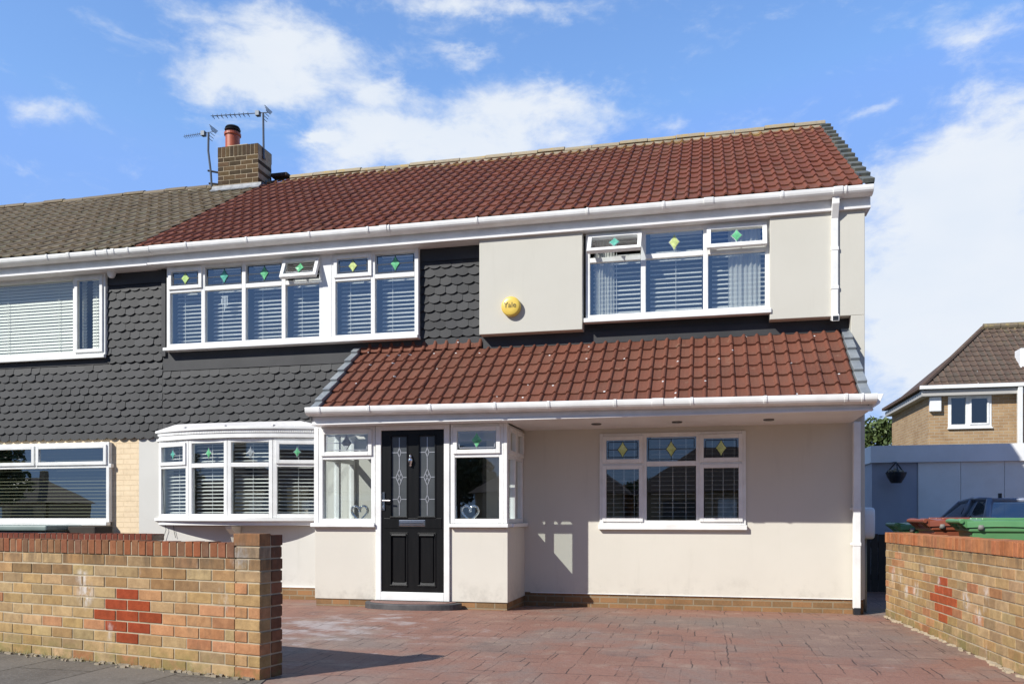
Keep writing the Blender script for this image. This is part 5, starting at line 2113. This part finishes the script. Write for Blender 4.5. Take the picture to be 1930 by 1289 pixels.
w.add([(bxl, YB + DB, zeb), (bxl + 11.4, YB + DB, zeb), (bxl + 11.4, YB + DB / 2, zrb), Cc], [(3, 2, 1, 0)])
w.add([A, (bxl + 11.4, YB, zeb), (bxl + 11.4, YB + DB / 2, zrb - .03), (Cc[0], Cc[1], Cc[2] - .03)], [(0, 1, 2, 3)])
w.build('roof_slope', M['tile_brown'], ro)
w, hp = MB(), MB()
A, Cc = Vector((bxl, YB, zeb + .05)), Vector((xrb, YB + DB / 2, zrb + .04))
for k in range(9):
    p, q = A.lerp(Cc, k / 9), A.lerp(Cc, (k + .97) / 9)
    hp.tube([p, q], .075, 8, (random.random(), 0, 0))
for k in range(12):
    w.tube([Cc + Vector((k * .5, 0, .02)), Cc + Vector((k * .5 + .48, 0, .02))], .11, 8, (random.random(), 0, 0))
w.build('ridge_tile_run', M['ridge_old'], ro)
hp.build('hip_tile_run', M['tile_brown'], ro)
w = MB()
for k in range(18):
    y = YB + k * DB / 18
    w.box(bxl - .10, bxl + .06, y + .02, y + DB / 18 - .04, zeb - .02, zeb + .07)
w.build('eaves_tiles', M['tile_brown'], ro)
w = MB()
w.box(bxl - .06, bxl + 11.4, YB - .10, YB + .0, zeb - .03, zeb + .08)
w.build('gutter', M['upvc'], bh, bevel=.01)
w = MB()
w.box(bxl + .02, bxl + 11.4, YB + .02, YB + .30, zeb - .22, zeb - .05)
w.box(bxl + .02, bxl + .26, YB + .30, YB + DB, zeb - .22, zeb - .06)
w.build('soffit', M['bin_grey'], bh)
window(bh, front_T(YB + .28), wu, PZ(1833, 803, YB), PZ(1833, 741, YB), None, [(None, 'f'), (None, 's')], None, None, 'glass', sill=(.02, .05, .05), fo=.09, mu=.12, label='white window of the tan brick house')
px1 = PX(1922, YB)
w = MB()
w.box(px1 - .06, px1 + .06, YB - .08, YB + .06, .0, zeb - .05)
w.build('downpipe', M['upvc'], bh, bevel=.01)
w = MB()
vx, vz = PX(1925, YB + 1.0), PZ(1925, 705, YB + .9)
w.box(vx - .12, vx + .35, YB + .7, YB + 1.2, vz - .1, vz + .75)
w.build('roof_vent', M['garage'], bh, bevel=.02)
bx_, bz_ = PX(1766.5, YB), PZ(1766.5, 760, YB)
w = MB()
w.box(bx_ - .16, bx_ + .16, YB + .16, YB + .30, bz_ - .22, bz_ + .22)
tag(w.build('alarm_box', M['white_plastic'], None, bevel=.02, base=(bx_, YB + .3, bz_)), 'white alarm box on the tan brick house beside its window', 'alarm box')

# trees and houses about
tree(PX(1652, 33), 33.0, 4.45, 1.35, 'green bushy tree between the rendered house and the tan brick house', None, 'leaf', 9000, 11, .10)


def bungalow(x, y, wd, dp, h, rise, label, col, roofm):
    t = thing('bungalow', (x, y, 0), label, 'house', 'houses across the road')
    w = MB()
    wall_holes(w, x - wd / 2, x + wd / 2, -.1, h, y + dp / 2 - .2, y + dp / 2, [(x - wd * .35, x - wd * .12, .9, 2.0), (x + wd * .15, x + wd * .38, .9, 2.0), (x - .5, x + .5, 0, 2.05)])
    w.box(x - wd / 2, x + wd / 2, y - dp / 2, y + dp / 2 - .7, -.1, h)
    w.build('wall', M[col], t)
    w = MB()
    e = .35
    x0, x1, y0, y1 = x - wd / 2 - e, x + wd / 2 + e, y - dp / 2 - e, y + dp / 2 + e
    k = dp / 2 + e
    w.add([(x0, y0, h), (x1, y0, h), (x1, y1, h), (x0, y1, h), (x0 + k, y, h + rise), (x1 - k, y, h + rise)],
          [(0, 1, 5, 4), (1, 2, 5), (2, 3, 4, 5), (3, 0, 4), (3, 2, 1, 0)])
    w.build('roof', M[roofm], t)
    w = MB()
    for a, b, z0, z1 in ((x - wd * .35, x - wd * .12, .9, 2.0), (x + wd * .15, x + wd * .38, .9, 2.0)):
        w.box(a, b, y + dp / 2 - .1, y + dp / 2 - .05, z0, z1)
    w.build('window', M['room_dark'], t)
    w = MB()
    w.box(x - .5, x + .5, y + dp / 2 - .12, y + dp / 2 - .06, 0, 2.05)
    w.build('door', M['upvc'], t)
    w = MB()
    w.box(x + wd * .2, x + wd * .2 + .7, y - .3, y + .3, h + rise * .5, h + rise + .7)
    w.build('chimney', M['tan_brick'], t)


for x, wd, rise, c, l in ((-9.2, 8.6, 2.7, 'tan_brick', 'bungalow across the road mirrored in the left light of the canopy window'),
                          (1.2, 10.5, 2.8, 'tan_brick', 'bungalow across the road mirrored in the right light of the canopy window'),
                          (-24, 12, 2.9, 'cream', 'cream bungalow across the road mirrored in the bow window'),
                          (-75, 12, 2.9, 'tan_brick', 'bungalow across the road mirrored in the adjoining house window'),
                          (19, 11, 2.7, 'cream', 'cream bungalow across the road to the right')):
    bungalow(x, -58 if x < -60 else -33, wd, 7.0, 2.5, rise, l, c, 'tile_brown')
tree(-52.5, -30, 8.0, 3.4, 'broad tree across the road mirrored in the adjoining house window', 'trees across the road', 'leaf_dark', 3500, 21, .28)
tree(-4.4, -40, 4.2, 1.9, 'low tree across the road seen between two bungalows in the canopy window', 'trees across the road', 'leaf_dark', 2500, 24, .28)
tree(-16.5, -36, 6.0, 2.4, 'round tree across the road between two bungalows', 'trees across the road', 'leaf_dark', 2500, 22, .28)
tree(11, -38, 6.5, 2.6, 'round tree across the road at the right', 'trees across the road', 'leaf', 2500, 23, .28)

# dry weeds along the foot of the front wall
w = MB(TW)
rnd = random.Random(8)
for k in range(420):
    u = 1.55 + abs(rnd.gauss(0, 1)) * 1.6 if k % 3 else rnd.uniform(.1, 3.4)
    q = -rnd.uniform(.0, .05)
    h = rnd.uniform(.01, .045)
    a = rnd.uniform(-.03, .03)
    w.add([(u, q, .007), (u + .006, q, .007), (u + a, q - rnd.uniform(-.02, .03), .007 + h)], [(0, 1, 2)], (rnd.random(), 0, 0))
tag(w.build('weeds', m_leaf('dry_weed', (.12, .13, .04), (.34, .28, .15))), 'dry weeds along the foot of the front wall', 'weeds', kind='stuff')

S.render.engine = 'CYCLES'
S.cycles.max_bounces = 8
S.cycles.transparent_max_bounces = 24
S.cycles.use_denoising = True
